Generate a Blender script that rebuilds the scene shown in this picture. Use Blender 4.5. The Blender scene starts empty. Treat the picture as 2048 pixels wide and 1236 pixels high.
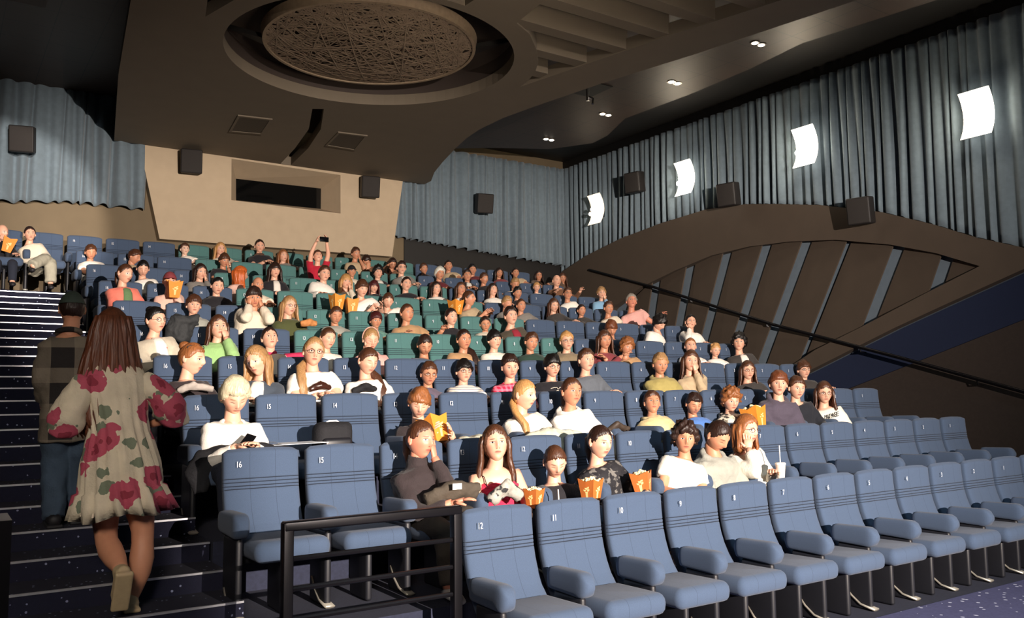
import bpy, bmesh, math, random
import numpy as np
from mathutils import Vector, Matrix
from mathutils.geometry import tessellate_polygon
SC = bpy.context.scene
COL = SC.collection
R_ = math.radians
# ---------------------------------------------------------------- camera, world, lights, exposure
cam = bpy.data.objects.new('camera', bpy.data.cameras.new('camera')); COL.objects.link(cam)
yaw, pit, rol, FP = R_(33.8924), R_(5.47535), R_(-.584593), 1729.15
f_ = Vector((math.sin(yaw)*math.cos(pit), math.cos(yaw)*math.cos(pit), math.sin(pit)))
r_ = Vector((math.cos(yaw), -math.sin(yaw), 0)); u_ = r_.cross(f_)
r2 = r_*math.cos(rol)+u_*math.sin(rol); u2 = -r_*math.sin(rol)+u_*math.cos(rol)
cam.matrix_world = Matrix(((r2.x,u2.x,-f_.x,0),(r2.y,u2.y,-f_.y,0),(r2.z,u2.z,-f_.z,0),(0,0,0,1)))
cam.data.sensor_width = 36; cam.data.lens = 36*FP/2048; cam.data.clip_start = .05
SC.camera = cam
w = bpy.data.worlds.new('world'); SC.world = w; w.use_nodes = True
w.node_tree.nodes['Background'].inputs[0].default_value = (.62,.72,1,1)
w.node_tree.nodes['Background'].inputs[1].default_value = .02
SC.view_settings.view_transform = 'Standard'; SC.view_settings.look = 'None'
SC.view_settings.exposure = 0; SC.view_settings.gamma = 1
def lamp(name, typ, loc, target, energy, color, **k):
    l = bpy.data.lights.new(name, typ); l.energy = energy; l.color = color
    o = bpy.data.objects.new(name, l); COL.objects.link(o); o.location = loc
    if target is not None:
        o.rotation_euler = (Vector(target)-Vector(loc)).to_track_quat('-Z','Y').to_euler()
    for a, b in k.items(): setattr(l, a, b)
    return o
LAMP = Vector((2.5,-6,1.4)); TOPEL = 7.0
lamp('stage_spot', 'SPOT', LAMP, (6.6,14.5,2.0), 18500, (1,.86,.75), spot_size=R_(66), spot_blend=.85, shadow_soft_size=.03)
lamp('front_fill', 'AREA', (5.5,-1.5,4.2), (7.5,5.5,-1.2), 42, (.66,.88,1), shape='RECTANGLE', size=4, size_y=1.2, spread=R_(88))  # added cool fill, not a real fixture; lifts the front right seats
lamp('top_left_fill', 'SPOT', (.2,-6,2.9), (.7,15.5,2.75), 20000, (1,.88,.78), spot_size=R_(9.5), spot_blend=.35, shadow_soft_size=.03)  # extra spot added to brighten the top-left rows and curtain bottoms
lamp('stair_fill', 'AREA', (-1.5,-1.5,2.2), (1.0,5.6,-.3), 20, (1,.88,.76), shape='RECTANGLE', size=1, size_y=1, spread=R_(50))  # added warm fill so the two on the stairs stay readable
lamp('front_fill_2', 'AREA', (8.5,-.5,3.5), (9.5,9,2), 9, (1,.93,.85), shape='RECTANGLE', size=3, size_y=1.5)  # weak soft fill added toward the right-hand rows, no such lamp there
lamp('slab_fill', 'AREA', (4.2,1.5,1.0), (4.8,6.8,4.35), 30, (1,.84,.66), shape='RECTANGLE', size=2, size_y=1, spread=R_(58))  # added uplight standing in for bounce on the ceiling slab
# ---------------------------------------------------------------- materials
def lin(c):
    if isinstance(c, str): c = [int(c[i:i+2],16)/255 for i in (0,2,4)]
    return tuple(x/12.92 if x <= .04045 else ((x+.055)/1.055)**2.4 for x in c)
MC = {}
def mat(name, col, rough=.8, metal=0, noise=.12, nscale=30, bump=.0, bscale=200, emit=0, sheen=0, stretch=None, spec=.5, pattern=None, alpha=None):
    if name in MC: return MC[name]
    m = bpy.data.materials.new(name); m.use_nodes = True; nt = m.node_tree; N = nt.nodes; K = nt.links
    b = N['Principled BSDF']; c = lin(col)
    b.inputs['Roughness'].default_value = rough; b.inputs['Metallic'].default_value = metal
    b.inputs['Specular IOR Level'].default_value = spec
    if sheen: b.inputs['Sheen Weight'].default_value = sheen
    tc = N.new('ShaderNodeTexCoord'); mp = N.new('ShaderNodeMapping'); K.new(tc.outputs['Object'], mp.inputs[0])
    if stretch: mp.inputs['Scale'].default_value = stretch
    no = N.new('ShaderNodeTexNoise'); no.inputs['Scale'].default_value = nscale; no.inputs['Detail'].default_value = 3
    K.new(mp.outputs[0], no.inputs['Vector'])
    mx = N.new('ShaderNodeMix'); mx.data_type = 'RGBA'
    mx.inputs[6].default_value = (*[x*(1-noise*2) for x in c],1); mx.inputs[7].default_value = (*[min(1,x*(1+noise*2)) for x in c],1)
    K.new(no.outputs['Fac'], mx.inputs[0]); out = mx.outputs[2]
    if pattern: out = pattern(N, K, tc, out)
    K.new(out, b.inputs['Base Color'])
    if bump:
        n2 = N.new('ShaderNodeTexNoise'); n2.inputs['Scale'].default_value = bscale; K.new(mp.outputs[0], n2.inputs['Vector'])
        bp = N.new('ShaderNodeBump'); bp.inputs['Strength'].default_value = bump; bp.inputs['Distance'].default_value = .01
        K.new(n2.outputs['Fac'], bp.inputs['Height']); K.new(bp.outputs[0], b.inputs['Normal'])
    if emit:
        b.inputs['Emission Color'].default_value = (*c,1); b.inputs['Emission Strength'].default_value = emit
    MC[name] = m; return m
def mixc(N, K, fac, a, col):
    x = N.new('ShaderNodeMix'); x.data_type = 'RGBA'; K.new(fac, x.inputs[0]); K.new(a, x.inputs[6]); x.inputs[7].default_value = (*lin(col),1); return x.outputs[2]
def mth(N, K, op, *a):
    x = N.new('ShaderNodeMath'); x.operation = op
    for i, v in enumerate(a):
        if isinstance(v, (int,float)): x.inputs[i].default_value = v
        else: K.new(v, x.inputs[i])
    return x.outputs[0]
def p_stars(N, K, tc, out, col='8f97b4', sc=19, th=.21):
    v = N.new('ShaderNodeTexVoronoi'); v.inputs['Scale'].default_value = sc; K.new(tc.outputs['Object'], v.inputs['Vector'])
    n = N.new('ShaderNodeTexNoise'); n.inputs['Scale'].default_value = 60; K.new(tc.outputs['Object'], n.inputs['Vector'])
    d = mth(N, K, 'ADD', v.outputs['Distance'], mth(N, K, 'MULTIPLY', n.outputs['Fac'], .16))
    return mixc(N, K, mth(N, K, 'LESS_THAN', d, th), out, col)
def p_plaid(c2, s=11, axis='XZ'):
    def f(N, K, tc, out):
        sp = N.new('ShaderNodeSeparateXYZ'); K.new(tc.outputs['Object'], sp.inputs[0])
        for ax in axis:
            fr = mth(N, K, 'FRACT', mth(N, K, 'MULTIPLY', sp.outputs['XYZ'.index(ax)], s))
            x = N.new('ShaderNodeMix'); x.data_type = 'RGBA'; K.new(mth(N, K, 'MULTIPLY', mth(N, K, 'LESS_THAN', fr, .42), .5), x.inputs[0]); K.new(out, x.inputs[6]); x.inputs[7].default_value = (*lin(c2),1); out = x.outputs[2]
        return out
    return f
def p_stripe(c2, s=45, ax=2, th=.25):
    def f(N, K, tc, out):
        sp = N.new('ShaderNodeSeparateXYZ'); K.new(tc.outputs['Object'], sp.inputs[0])
        return mixc(N, K, mth(N, K, 'LESS_THAN', mth(N, K, 'FRACT', mth(N, K, 'MULTIPLY', sp.outputs[ax], s)), th), out, c2)
    return f
def p_blotch(cols, s=9, th=.56):
    def f(N, K, tc, out):
        for i, c in enumerate(cols):
            n = N.new('ShaderNodeTexNoise'); n.noise_dimensions = '4D'; n.inputs['W'].default_value = 3.7*i+1; n.inputs['Scale'].default_value = s; n.inputs['Detail'].default_value = 2
            K.new(tc.outputs['Object'], n.inputs['Vector'])
            r = N.new('ShaderNodeMapRange'); r.inputs[1].default_value = th; r.inputs[2].default_value = th+.05; K.new(n.outputs['Fac'], r.inputs[0])
            out = mixc(N, K, r.outputs[0], out, c)
        return out
    return f
def p_rose(N, K, tc, out):
    n = N.new('ShaderNodeTexNoise'); n.inputs['Scale'].default_value = 14; K.new(tc.outputs['Object'], n.inputs['Vector'])
    ad = N.new('ShaderNodeVectorMath'); ad.operation = 'MULTIPLY_ADD'; K.new(n.outputs['Color'], ad.inputs[0]); ad.inputs[1].default_value = (.09,.09,.09); K.new(tc.outputs['Object'], ad.inputs[2])
    for c, s, th, off in (('6b7360',7.5,.28,5),('a8465a',5.0,.40,0),('82283a',5.0,.2,0)):
        v = N.new('ShaderNodeTexVoronoi'); v.inputs['Scale'].default_value = s
        o2 = N.new('ShaderNodeVectorMath'); o2.inputs[1].default_value = (off,off*.7,.3*off); K.new(ad.outputs[0], o2.inputs[0]); K.new(o2.outputs[0], v.inputs['Vector'])
        out = mixc(N, K, mth(N, K, 'LESS_THAN', v.outputs['Distance'], th), out, c)
    return out
def p_seat(N, K, tc, out):
    sp = N.new('ShaderNodeSeparateXYZ'); K.new(tc.outputs['Object'], sp.inputs[0])
    ax = mth(N, K, 'ABSOLUTE', sp.outputs[0])
    s = mth(N, K, 'LESS_THAN', mth(N, K, 'ABSOLUTE', mth(N, K, 'SUBTRACT', ax, .085)), .0016)
    x = N.new('ShaderNodeMix'); x.data_type = 'RGBA'; K.new(mth(N, K, 'MULTIPLY', s, .45), x.inputs[0]); K.new(out, x.inputs[6]); x.inputs[7].default_value = (.004,.008,.02,1)
    return x.outputs[2]
def p_tiles(N, K, tc, out):
    sp = N.new('ShaderNodeSeparateXYZ'); K.new(tc.outputs['Object'], sp.inputs[0])
    for i in (0,1):
        fr = mth(N, K, 'FRACT', mth(N, K, 'MULTIPLY', sp.outputs[i], 1/.6))
        out = mixc(N, K, mth(N, K, 'LESS_THAN', fr, .018), out, '0c0908')
    return out
SKIN = {'pale':'e3b096','mid':'c98f70','red':'cf8b72','bright':'ecc6b0'}
HAIR = dict(brown='4a2c1c',darkbrown='2a1913',black='120e0d',blond='b98a55',ginger='8a5530',orange='b85a26',sandy='a07a50',white='d8cfc2',white2='d8c3a4',darkred='45191a',rust='6a3a22',grey='8e867c',maroon='4c262c')
CLO = dict(black='15131a',cream='d9cdb8',white='ece6dc',grey='7d7872',beige='b59f80',rust='6e4a33',darkred='5a1720',maroon='7c3238',brown='5a4433',red='b01530',tan='b08a62',tanolive='a39457',cream2='d4bf8c',
  lightgrey='9a9a90',darkgrey='35312f',lightblue='7fa9c9',coral='e07866',pinkish='e2b7a6',pink='dca59c',olive='454a26',teal='5d8a7f',darkolive='453d30',green='8fb575',ltgrey2='bdb3a0',offwhite='e0d9cb',slate='47505a',
  darkgreen='223a30',khaki='83735a',darkbrown2='2a2022',denim='3b4450',mauve='5f5464',crimson='c72146',greyblue='5b6068',blue='4d76b8',mauvegrey='4a4250',blackblue='12151f')
def skin_mat(tone, hair, shut):
    key = 'skin_%s_%s%s' % (tone, hair, '_shut' if shut else '')
    if key in MC: return MC[key]
    m = bpy.data.materials.new(key); m.use_nodes = True; nt = m.node_tree; N = nt.nodes; K = nt.links
    b = N['Principled BSDF']; b.inputs['Roughness'].default_value = .5; b.inputs['Subsurface Weight'].default_value = .0
    at = N.new('ShaderNodeAttribute'); at.attribute_name = 'hc'
    sp = N.new('ShaderNodeSeparateXYZ'); K.new(at.outputs['Vector'], sp.inputs[0])
    X, Y, Z = sp.outputs; AX = mth(N, K, 'ABSOLUTE', X); FR = mth(N, K, 'GREATER_THAN', Y, .03)
    def ell(cx, cz, rx, rz, soft=.35):
        a = mth(N, K, 'DIVIDE', mth(N, K, 'SUBTRACT', AX, cx), rx); c = mth(N, K, 'DIVIDE', mth(N, K, 'SUBTRACT', Z, cz), rz)
        d = mth(N, K, 'ADD', mth(N, K, 'MULTIPLY', a, a), mth(N, K, 'MULTIPLY', c, c))
        r = N.new('ShaderNodeMapRange'); r.inputs[1].default_value = 1+soft; r.inputs[2].default_value = 1-soft; K.new(d, r.inputs[0])
        return mth(N, K, 'MULTIPLY', r.outputs[0], FR)
    no = N.new('ShaderNodeTexNoise'); no.inputs['Scale'].default_value = 25; tc = N.new('ShaderNodeTexCoord'); K.new(tc.outputs['Object'], no.inputs['Vector'])
    c = lin(SKIN[tone]); mx = N.new('ShaderNodeMix'); mx.data_type = 'RGBA'
    mx.inputs[6].default_value = (c[0]*.93,c[1]*.88,c[2]*.86,1); mx.inputs[7].default_value = (min(1,c[0]*1.05),c[1]*1.04,c[2]*1.03,1); K.new(no.outputs['Fac'], mx.inputs[0])
    o = mx.outputs[2]
    def lay(o, fac, col, k=1):
        if k != 1: fac = mth(N, K, 'MULTIPLY', fac, k)
        return mixc(N, K, fac, o, col)
    o = lay(o, ell(.046,-.03,.02,.016,.9), 'c4654f', .22)
    o = lay(o, ell(.031,.024,.017,.0036,.5), HAIR[hair] if hair not in ('white','white2','blond') else '7a5b3d', .75)
    o = lay(o, ell(0,-.058,.021,.0085,.4), 'ad5550', .65)
    o = lay(o, ell(0,-.0575,.019,.0017,.6), '4a1c1a', .8)
    o = lay(o, ell(.009,-.037,.0045,.003,.6), '5a2a20', .7)
    if shut:
        o = lay(o, ell(.031,.001,.015,.0022,.6), '2a1512', .85)
    else:
        o = lay(o, ell(.031,.005,.0165,.0072,.5), '2a1512', .75)
        o = lay(o, ell(.031,.0035,.0135,.005,.4), 'd8cfc8')
        o = lay(o, ell(.031,.0042,.0058,.0058,.4), '1e120d')
    K.new(o, b.inputs['Base Color']); MC[key] = m; return m
def hair_mat(h): return mat('hair_'+h, HAIR[h], .42, 0, .32, 90, .5, 120, stretch=(1,1,.12))
# ---------------------------------------------------------------- mesh building
class MB:
    def __init__(s): s.v = []; s.f = []; s.n = 0; s.hc = []
    def add(s, V, F, hc=None):
        V = np.asarray(V, float).reshape(-1,3); s.v.append(V)
        s.f += [tuple(i+s.n for i in f) for f in F]; s.n += len(V)
        s.hc.append(np.tile([0,-1.,0],(len(V),1)) if hc is None else hc); return s
    def box(s, x0, x1, y0, y1, z0, z1):
        V = [(x,y,z) for x in (x0,x1) for y in (y0,y1) for z in (z0,z1)]
        return s.add(V, [(0,1,3,2),(4,6,7,5),(0,4,5,1),(2,3,7,6),(0,2,6,4),(1,5,7,3)])
    def rings(s, R, close=True, cap=True):
        R = [np.asarray(r) for r in R]; k = len(R[0]); F = []
        for i in range(len(R)-1):
            for j in range(k if close else k-1):
                a = i*k+j; b = i*k+(j+1)%k; F.append((a,b,b+k,a+k))
        if cap and close: F.append(tuple(range(k))[::-1]); F.append(tuple((len(R)-1)*k+j for j in range(k)))
        return s.add(np.concatenate(R), F)
    def loft(s, P, A, B=None, k=10, side=(1,0,0), pw=2.0):
        P = np.asarray(P, float); n = len(P); A = np.broadcast_to(A,(n,)); B = A if B is None else np.broadcast_to(B,(n,))
        out = []; t = np.linspace(0,2*math.pi,k,endpoint=False); sd = np.asarray(side,float)
        for i in range(n):
            d = P[min(i+1,n-1)]-P[max(i-1,0)]; d = d/(np.linalg.norm(d)+1e-9)
            x = sd-d*np.dot(sd,d); l = np.linalg.norm(x)
            if l < 1e-3: x = np.cross(d,(0,0,1.)); l = np.linalg.norm(x)+1e-9
            x = x/l; y = np.cross(d,x); sd = x
            c = np.sign(np.cos(t))*np.abs(np.cos(t))**(2/pw); q = np.sign(np.sin(t))*np.abs(np.sin(t))**(2/pw)
            out.append(P[i]+A[i]*c[:,None]*x+B[i]*q[:,None]*y)
        return s.rings(out)
    def tube(s, P, r, k=8): return s.loft(P, r, None, k, (.31,.17,.93))
    def ell(s, c, r, M=None, nu=12, nv=8):
        out = []
        for i in range(nv+1):
            th = math.pi*(i+.02)/(nv+.04); t = np.linspace(0,2*math.pi,nu,endpoint=False)
            p = np.stack([r[0]*math.sin(th)*np.cos(t), r[1]*math.sin(th)*np.sin(t), np.full(nu,r[2]*math.cos(th))],1)
            if M is not None: p = p@np.asarray(M).T
            out.append(p+np.asarray(c))
        return s.rings(out[::-1])
    def rbox(s, c, h, rad=.02, M=None, k=5):
        # rounded box: superellipse-like stack along z
        cx, cy, cz = c; hx, hy, hz = h; rad = min(rad,hx,hy,hz); out = []
        def ring(ins, z):
            pts = []
            for (sx,sy,a0) in ((1,1,0),(-1,1,90),(-1,-1,180),(1,-1,270)):
                for j in range(k):
                    a = R_(a0+90*j/(k-1)); rr = max(rad-ins,.0005)
                    pts.append(((hx-rad)*sx+rr*math.cos(a),(hy-rad)*sy+rr*math.sin(a),z))
            return np.array(pts)
        for j in range(k):
            a = math.pi/2*j/(k-1); out.append(ring(rad*(1-math.sin(a)) ,-hz+rad*(1-math.cos(a))))
        for j in range(k):
            a = math.pi/2*(1-j/(k-1)); out.append(ring(rad*(1-math.sin(a)), hz-rad*(1-math.cos(a))))
        out = [((p@np.asarray(M).T) if M is not None else p)+np.array(c) for p in out]
        return s.rings(out)
    def poly(s, pts, holes, z0, z1, ax=None):
        # prism of a polygon with holes; ax maps (a,b,c) -> xyz
        loops = [pts]+list(holes); flat = [p for l in loops for p in l]
        tri = tessellate_polygon([[Vector((p[0],p[1],0)) for p in l] for l in loops]); n = len(flat)
        V = [(p[0],p[1],z0) for p in flat]+[(p[0],p[1],z1) for p in flat]
        F = [tuple(t) for t in tri]+[tuple(i+n for i in t[::-1]) for t in tri]; o = 0
        for l in loops:
            for i in range(len(l)): a = o+i; b = o+(i+1)%len(l); F.append((a,b,b+n,a+n))
            o += len(l)
        if ax: V = [ax(*v) for v in V]
        return s.add(V, F)
    def mesh(s, name, m, smooth=True, angle=None):
        me = bpy.data.meshes.new(name); V = np.concatenate(s.v)
        me.from_pydata(V.tolist(), [], s.f)
        if m is not None: me.materials.append(m)
        if any(h[0][1] != -1. or len(h) > 800 for h in s.hc):
            a = me.attributes.new('hc','FLOAT_VECTOR','POINT'); a.data.foreach_set('vector', np.concatenate(s.hc).ravel().astype('f'))
        b = bmesh.new(); b.from_mesh(me); bmesh.ops.recalc_face_normals(b, faces=b.faces); b.to_mesh(me); b.free()
        if smooth:
            me.polygons.foreach_set('use_smooth', [True]*len(me.polygons))
            if angle: me.set_sharp_from_angle(angle=R_(angle))
        return me
    def obj(s, name, m, parent=None, loc=None, smooth=True, angle=40):
        return link(name, s.mesh(name, m, smooth, angle), parent, loc)
def link(name, me, parent=None, loc=None):
    o = bpy.data.objects.new(name, me); COL.objects.link(o)
    if parent is not None: o.parent = parent
    if loc is not None: o.location = loc
    return o
def empty(name, loc=(0,0,0), rz=0):
    o = bpy.data.objects.new(name, None); COL.objects.link(o); o.location = loc; o.rotation_euler = (0,0,rz); o.empty_display_size = .1; return o
def tag(o, label, cat, group=None, kind=None):
    if label: o['label'] = label
    if cat: o['category'] = cat
    if group: o['group'] = group
    if kind: o['kind'] = kind
    return o
def struct(o): o['kind'] = 'structure'; return o
def copytree(o, parent=None):
    c = o.copy(); COL.objects.link(c)
    if parent is not None: c.parent = parent
    for ch in o.children: copytree(ch, c)
    return c
rnd = random.Random(7)
# ---------------------------------------------------------------- the hall
P = .56; Y1 = 4.58; DY = 1.16; Z1 = -.70; DZ = .355; SH = .99
def ry(r): return Y1+DY*(r-1)+(.05 if r == 10 else 0)
def rz(r): return Z1+DZ*(r-1)+(.06 if r == 10 else 0)
def fl(r): return rz(r)-SH
def rx(r): return 1.60+.012*max(0,r-2)
WX = 12.3; WY = 16.0
m_carpet0 = mat('lit_star_carpet','4a4c74',.95,0,.15,40,.3,300,pattern=lambda N,K,tc,o: p_stars(N,K,tc,o,'c9cce2',13,.27))  # same star carpet brightened: light on the front floor is in its colour
m_carpet = mat('shaded_star_carpet','12142a',.95,0,.15,40,.3,300,pattern=p_stars)  # darker copy for the stairs, their shade put into the colour
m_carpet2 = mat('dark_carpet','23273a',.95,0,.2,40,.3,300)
m_black = mat('black_paint','12100f',.6,0,.1,8)
m_brown = mat('brown_wall_paint','4c4137',.75,0,.06,4)
m_olive = mat('back_wall_paint','6a5c46',.8,0,.06,4)
m_navy = mat('navy_wall_carpet','17223e',.95,0,.12,60)
m_cream = mat('booth_plaster','b3a188',.85,0,.04,5)
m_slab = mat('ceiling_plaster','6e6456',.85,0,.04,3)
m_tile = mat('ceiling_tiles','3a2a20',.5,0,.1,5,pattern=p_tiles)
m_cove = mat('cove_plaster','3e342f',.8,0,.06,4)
m_metal = mat('black_metal','17161a',.32,.6,.05)
m_alu = mat('aluminium_strip','c9cbd0',.35,.8,.05)
m_glass = mat('booth_glass','070809',.08,0,.02)
m_curt = mat('curtain_velvet','66757f',.9,0,.10,12,.25,240,sheen=.2)
# floors
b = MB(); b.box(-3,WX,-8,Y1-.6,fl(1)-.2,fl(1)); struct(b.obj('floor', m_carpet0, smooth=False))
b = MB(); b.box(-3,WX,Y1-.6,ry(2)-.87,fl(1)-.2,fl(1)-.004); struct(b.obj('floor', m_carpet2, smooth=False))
for r in range(2,11):
    b = MB(); b.box(1.62,WX,ry(r)-.87,(ry(r+1)-.87) if r < 10 else WY,fl(1)-.2,fl(r)); struct(b.obj('floor', m_carpet2, smooth=False))
SY0, SDY, SDZ = 4.10, DY/3, DZ/3
ns = 0
for i in range(27):
    y = SY0+SDY*i; z = fl(1)+SDZ*(i+1); last = i == 26
    if last: y1 = WY; 
    else: y1 = y+SDY
    if z > fl(10)+.02: break
    b = MB(); b.box(-3,1.60,y+.004,y1+.004 if not last else WY,fl(1)-.2,z); struct(b.obj('floor', m_carpet, smooth=False))
    b = MB(); b.box(-.6,1.60,y-.004,y+.013,z-.009,z+.003); ns += 1; struct(b.obj('trim_%d' % ns, m_alu, smooth=False))
struct(MB().box(-3,1.6,SY0+SDY*27,WY,fl(1)-.2,fl(10)-.001).obj('floor', m_carpet, smooth=False))
# walls
def yz(X0, X1): return lambda a,b_,c: (c,a,b_)
struct(MB().poly([(-3.3,-2),(WX+.4,-2),(WX+.4,6.2),(-3.3,6.2)],[[(4.3,3.4),(6.75,3.4),(6.75,4.5),(4.3,4.5)]],WY,WY+.15,lambda a,b_,c:(a,c,b_)).obj('wall_back', m_olive, smooth=False))
struct(MB().box(8.05,WX,WY-.03,WY,-2,3.5).obj('wall_back', m_black, smooth=False))
struct(MB().box(WX,WX+.15,-8,WY,-2,6.2).obj('wall_right', m_navy, smooth=False))
struct(MB().box(-3.3,-3.0,-8,WY,-2,6.2).obj('wall_left', m_black, smooth=False))
struct(MB().poly([(3.2,-2),(14.2,-2),(14.2,-.9),(9.12,-.19),(5.82,.9),(3.2,1.75)],[],WX-.05,WX-.001,yz(0,0)).obj('wall_right', mat('dado_brown','342b26',.8), smooth=False))
LT = [(15.93,2.76),(14.99,3.02),(13.8,3.23),(12.58,3.35),(11.36,3.41),(10.39,3.33),(9.73,3.21),(8.82,3.02),(7.74,2.71),(6.95,2.39),(6.31,2.09),(5.73,1.87),(5.3,1.7)]
LB = [(5.4,1.66),(5.75,1.55),(6.8,1.19),(7.6,.91),(8.48,.57),(9.25,.27),(11.0,-.35),(13.0,-1.0),(15.93,-1.0)]
IA = [(14.6,1.42),(14.09,1.78),(13.22,2.12),(12.24,2.34),(11.27,2.51),(10.37,2.55),(9.5,2.51),(8.56,2.40),(7.61,2.18),(6.9,1.95),(6.28,1.68)]
IB = [(7.09,1.38),(8.22,.94),(9.04,.64),(9.6,.36),(11.4,-.2),(14.6,-.2)]
struct(MB().poly(LT+LB,[IA+IB],12.08,12.24,yz(0,0)).obj('wall_right', m_brown, smooth=False))
m_bay = mat('bay_backing','66737f',.8,0,.06,10)
struct(MB().poly(LT+LB,[],12.245,12.29,yz(0,0)).obj('wall_right', m_bay, smooth=False))
RT = [(13.9,1.85),(12.92,2.22),(11.95,2.45),(11.01,2.55),(10.09,2.56),(9.24,2.52),(8.38,2.40),(7.58,2.2),(6.83,1.97),(6.1,1.65)]
RB = [(14.5,.6),(13.5,-.1),(12.75,-.15),(12.1,-.15),(11.35,-.1),(10.5,.1),(9.45,.4),(8.22,.92),(7.09,1.36),(6.0,1.7)]
for i in range(9):
    (a,za),(c,zc) = RT[i],RT[i+1]; (d,zd),(e,ze) = RB[i],RB[i+1]; g = .17 if i not in (6,) else .05
    q = [(a-g,za),(c,zc),(e,ze),(d-g,zd)]
    V = [(12.205,q[0][0],q[0][1]),(12.13,q[1][0],q[1][1]),(12.13,q[2][0],q[2][1]),(12.205,q[3][0],q[3][1])]
    V += [(x+.03,y,z) for x,y,z in V]
    struct(MB().add(V,[(0,1,2,3),(7,6,5,4),(0,4,5,1),(1,5,6,2),(2,6,7,3),(3,7,4,0)]).obj('trim_%d' % (40+i), m_brown, smooth=False))
# handrail on the right wall
hr = empty('wall_handrail',(12.05,10,1.2)); tag(hr,'long dark handrail sloping down the right wall in front of the panels','handrail')
pth = [(12.05,14.84,2.68),(12.05,12.81,2.08),(12.05,9.85,1.11),(12.05,7.56,.46),(12.05,4.6,-.42)]
MB().tube([(0,y-10,z-1.2) for x,y,z in pth],.028,10).obj('rail', m_metal, hr)
for y,z in ((13.8,2.39),(11.8,1.77),(10.0,1.17),(8.2,.64),(6.4,.11)):
    MB().tube([(0,y-10,z-1.2),(.02,y-10,z-1.27),(.16 if y < 9 else .06,y-10,z-1.28)],.012,6).obj('bracket', m_alu if y in (10.0,11.8) else m_metal, hr)
# booth wall with the projection window
O = [(2.83,4.37),(3.21,2.72),(7.68,2.76),(7.92,4.37)]; Hh = [(4.42,4.32),(4.43,3.55),(6.56,3.53),(6.55,4.30)]
bw = MB().poly(O,[Hh],15.78,15.995,lambda a,b_,c:(a,c,b_))
struct(bw.obj('wall_booth', m_cream, smooth=False))
Hi = [(4.69, 4.12), (4.7, 3.7), (6.4, 3.72), (6.4, 4.14)]
b = MB(); V = [(a,15.781,c) for a,c in Hh]+[(a,16.42,c) for a,c in Hi]
b.add(V,[(i,(i+1)%4,4+(i+1)%4,4+i) for i in range(4)]); struct(b.obj('trim_60', m_cream, smooth=False))
struct(MB().poly([(4.2,3.2),(7.0,3.2),(7.0,4.9),(4.2,4.9)],[],16.42,16.44,lambda a,b_,c:(a,c,b_)).obj('window_1', m_glass, smooth=False))
# ceiling: slab with round opening, slats and beams
cx, cy, CR = 4.6, 10.05, 1.85
circ = [(cx+CR*math.cos(t),cy+CR*math.sin(t)) for t in np.linspace(0,2*math.pi,72,endpoint=False)]
outer = [(2.43,15.78),(1.94,12.44),(1.65,9.94),(1.4,7.5),(1.1,4.0),(8.9,4.0),(8.47,5.58),(8.09,7.61),(7.73,9.2),(7.52,10.4),(7.40,11.2),(7.40,11.95),(7.48,12.5),(7.62,13.1),(7.89,14.07),(8.12,14.8),(8.40,15.45),(8.42,15.78)]
opR = [(6.83,9.91),(6.80,9.7),(6.70,9.35),(6.52,9.02),(6.25,8.68),(5.9,8.33),(5.58,8.15),(5.51,7.48),(5.3,5.2),(7.97,5.2),(7.7,6.23),(7.54,6.83),(7.37,7.42),(7.24,8.06)]
opM = [(4.4,8.06),(4.36,7.6),(4.3,5.2),(4.9,5.2),(4.86,7.6),(4.83,8.08)]
opL = [(2.45,9.94),(2.60,9.35),(2.85,8.95),(3.2,8.6),(3.6,8.3),(3.7,7.4),(3.8,5.2),(1.75,5.2),(2.1,8.2)]
slot = [(5.33,15.75),(5.20,14.6),(5.00,13.4),(4.68,12.40),(4.83,12.31),(5.17,13.3),(5.40,14.5),(5.53,15.75)]
SZ = 4.35
struct(MB().poly(outer,[circ,opR,opM,opL,slot],SZ,SZ+.16).obj('ceiling', m_slab, smooth=False))
struct(MB().box(-3,WX,-8,WY,5.42,5.6).obj('ceiling', m_black, smooth=False))
soff = [(-3,-2.5),(10.9,-2.5),(10.95,5.5),(10.55,7.9),(10.7,9.0),(10.75,10.4),(10.68,12.0),(11.1,13.0),(11.2,13.6),(10.7,14.42),(9.6,15.0),(8.2,WY),(-3,WY)]
struct(MB().box(WX-.06,WX-.002,-2.5,WY,5.16,5.42).obj('trim_61', m_black, smooth=False))
struct(MB().poly(soff,[],5.12,5.22).obj('ceiling', m_tile, smooth=False))
for i,(y,x1) in enumerate(((9.32,6.9),(8.71,7.1),(8.08,7.26),(7.44,7.38),(6.84,7.55),(6.23,7.72),(5.6,7.9))):
    x0 = {0:6.55,1:6.22}.get(i,5.45)
    struct(MB().box(x0,x1,y,y+.19,SZ+.02,SZ+.30).obj('trim_%d' % (70+i), m_slab, smooth=False))
for i,y in enumerate((8.45,7.7,6.9)): struct(MB().box(2.1,3.75,y,y+.19,SZ+.02,SZ+.3).obj('trim_%d' % (80+i), m_slab, smooth=False))
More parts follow.
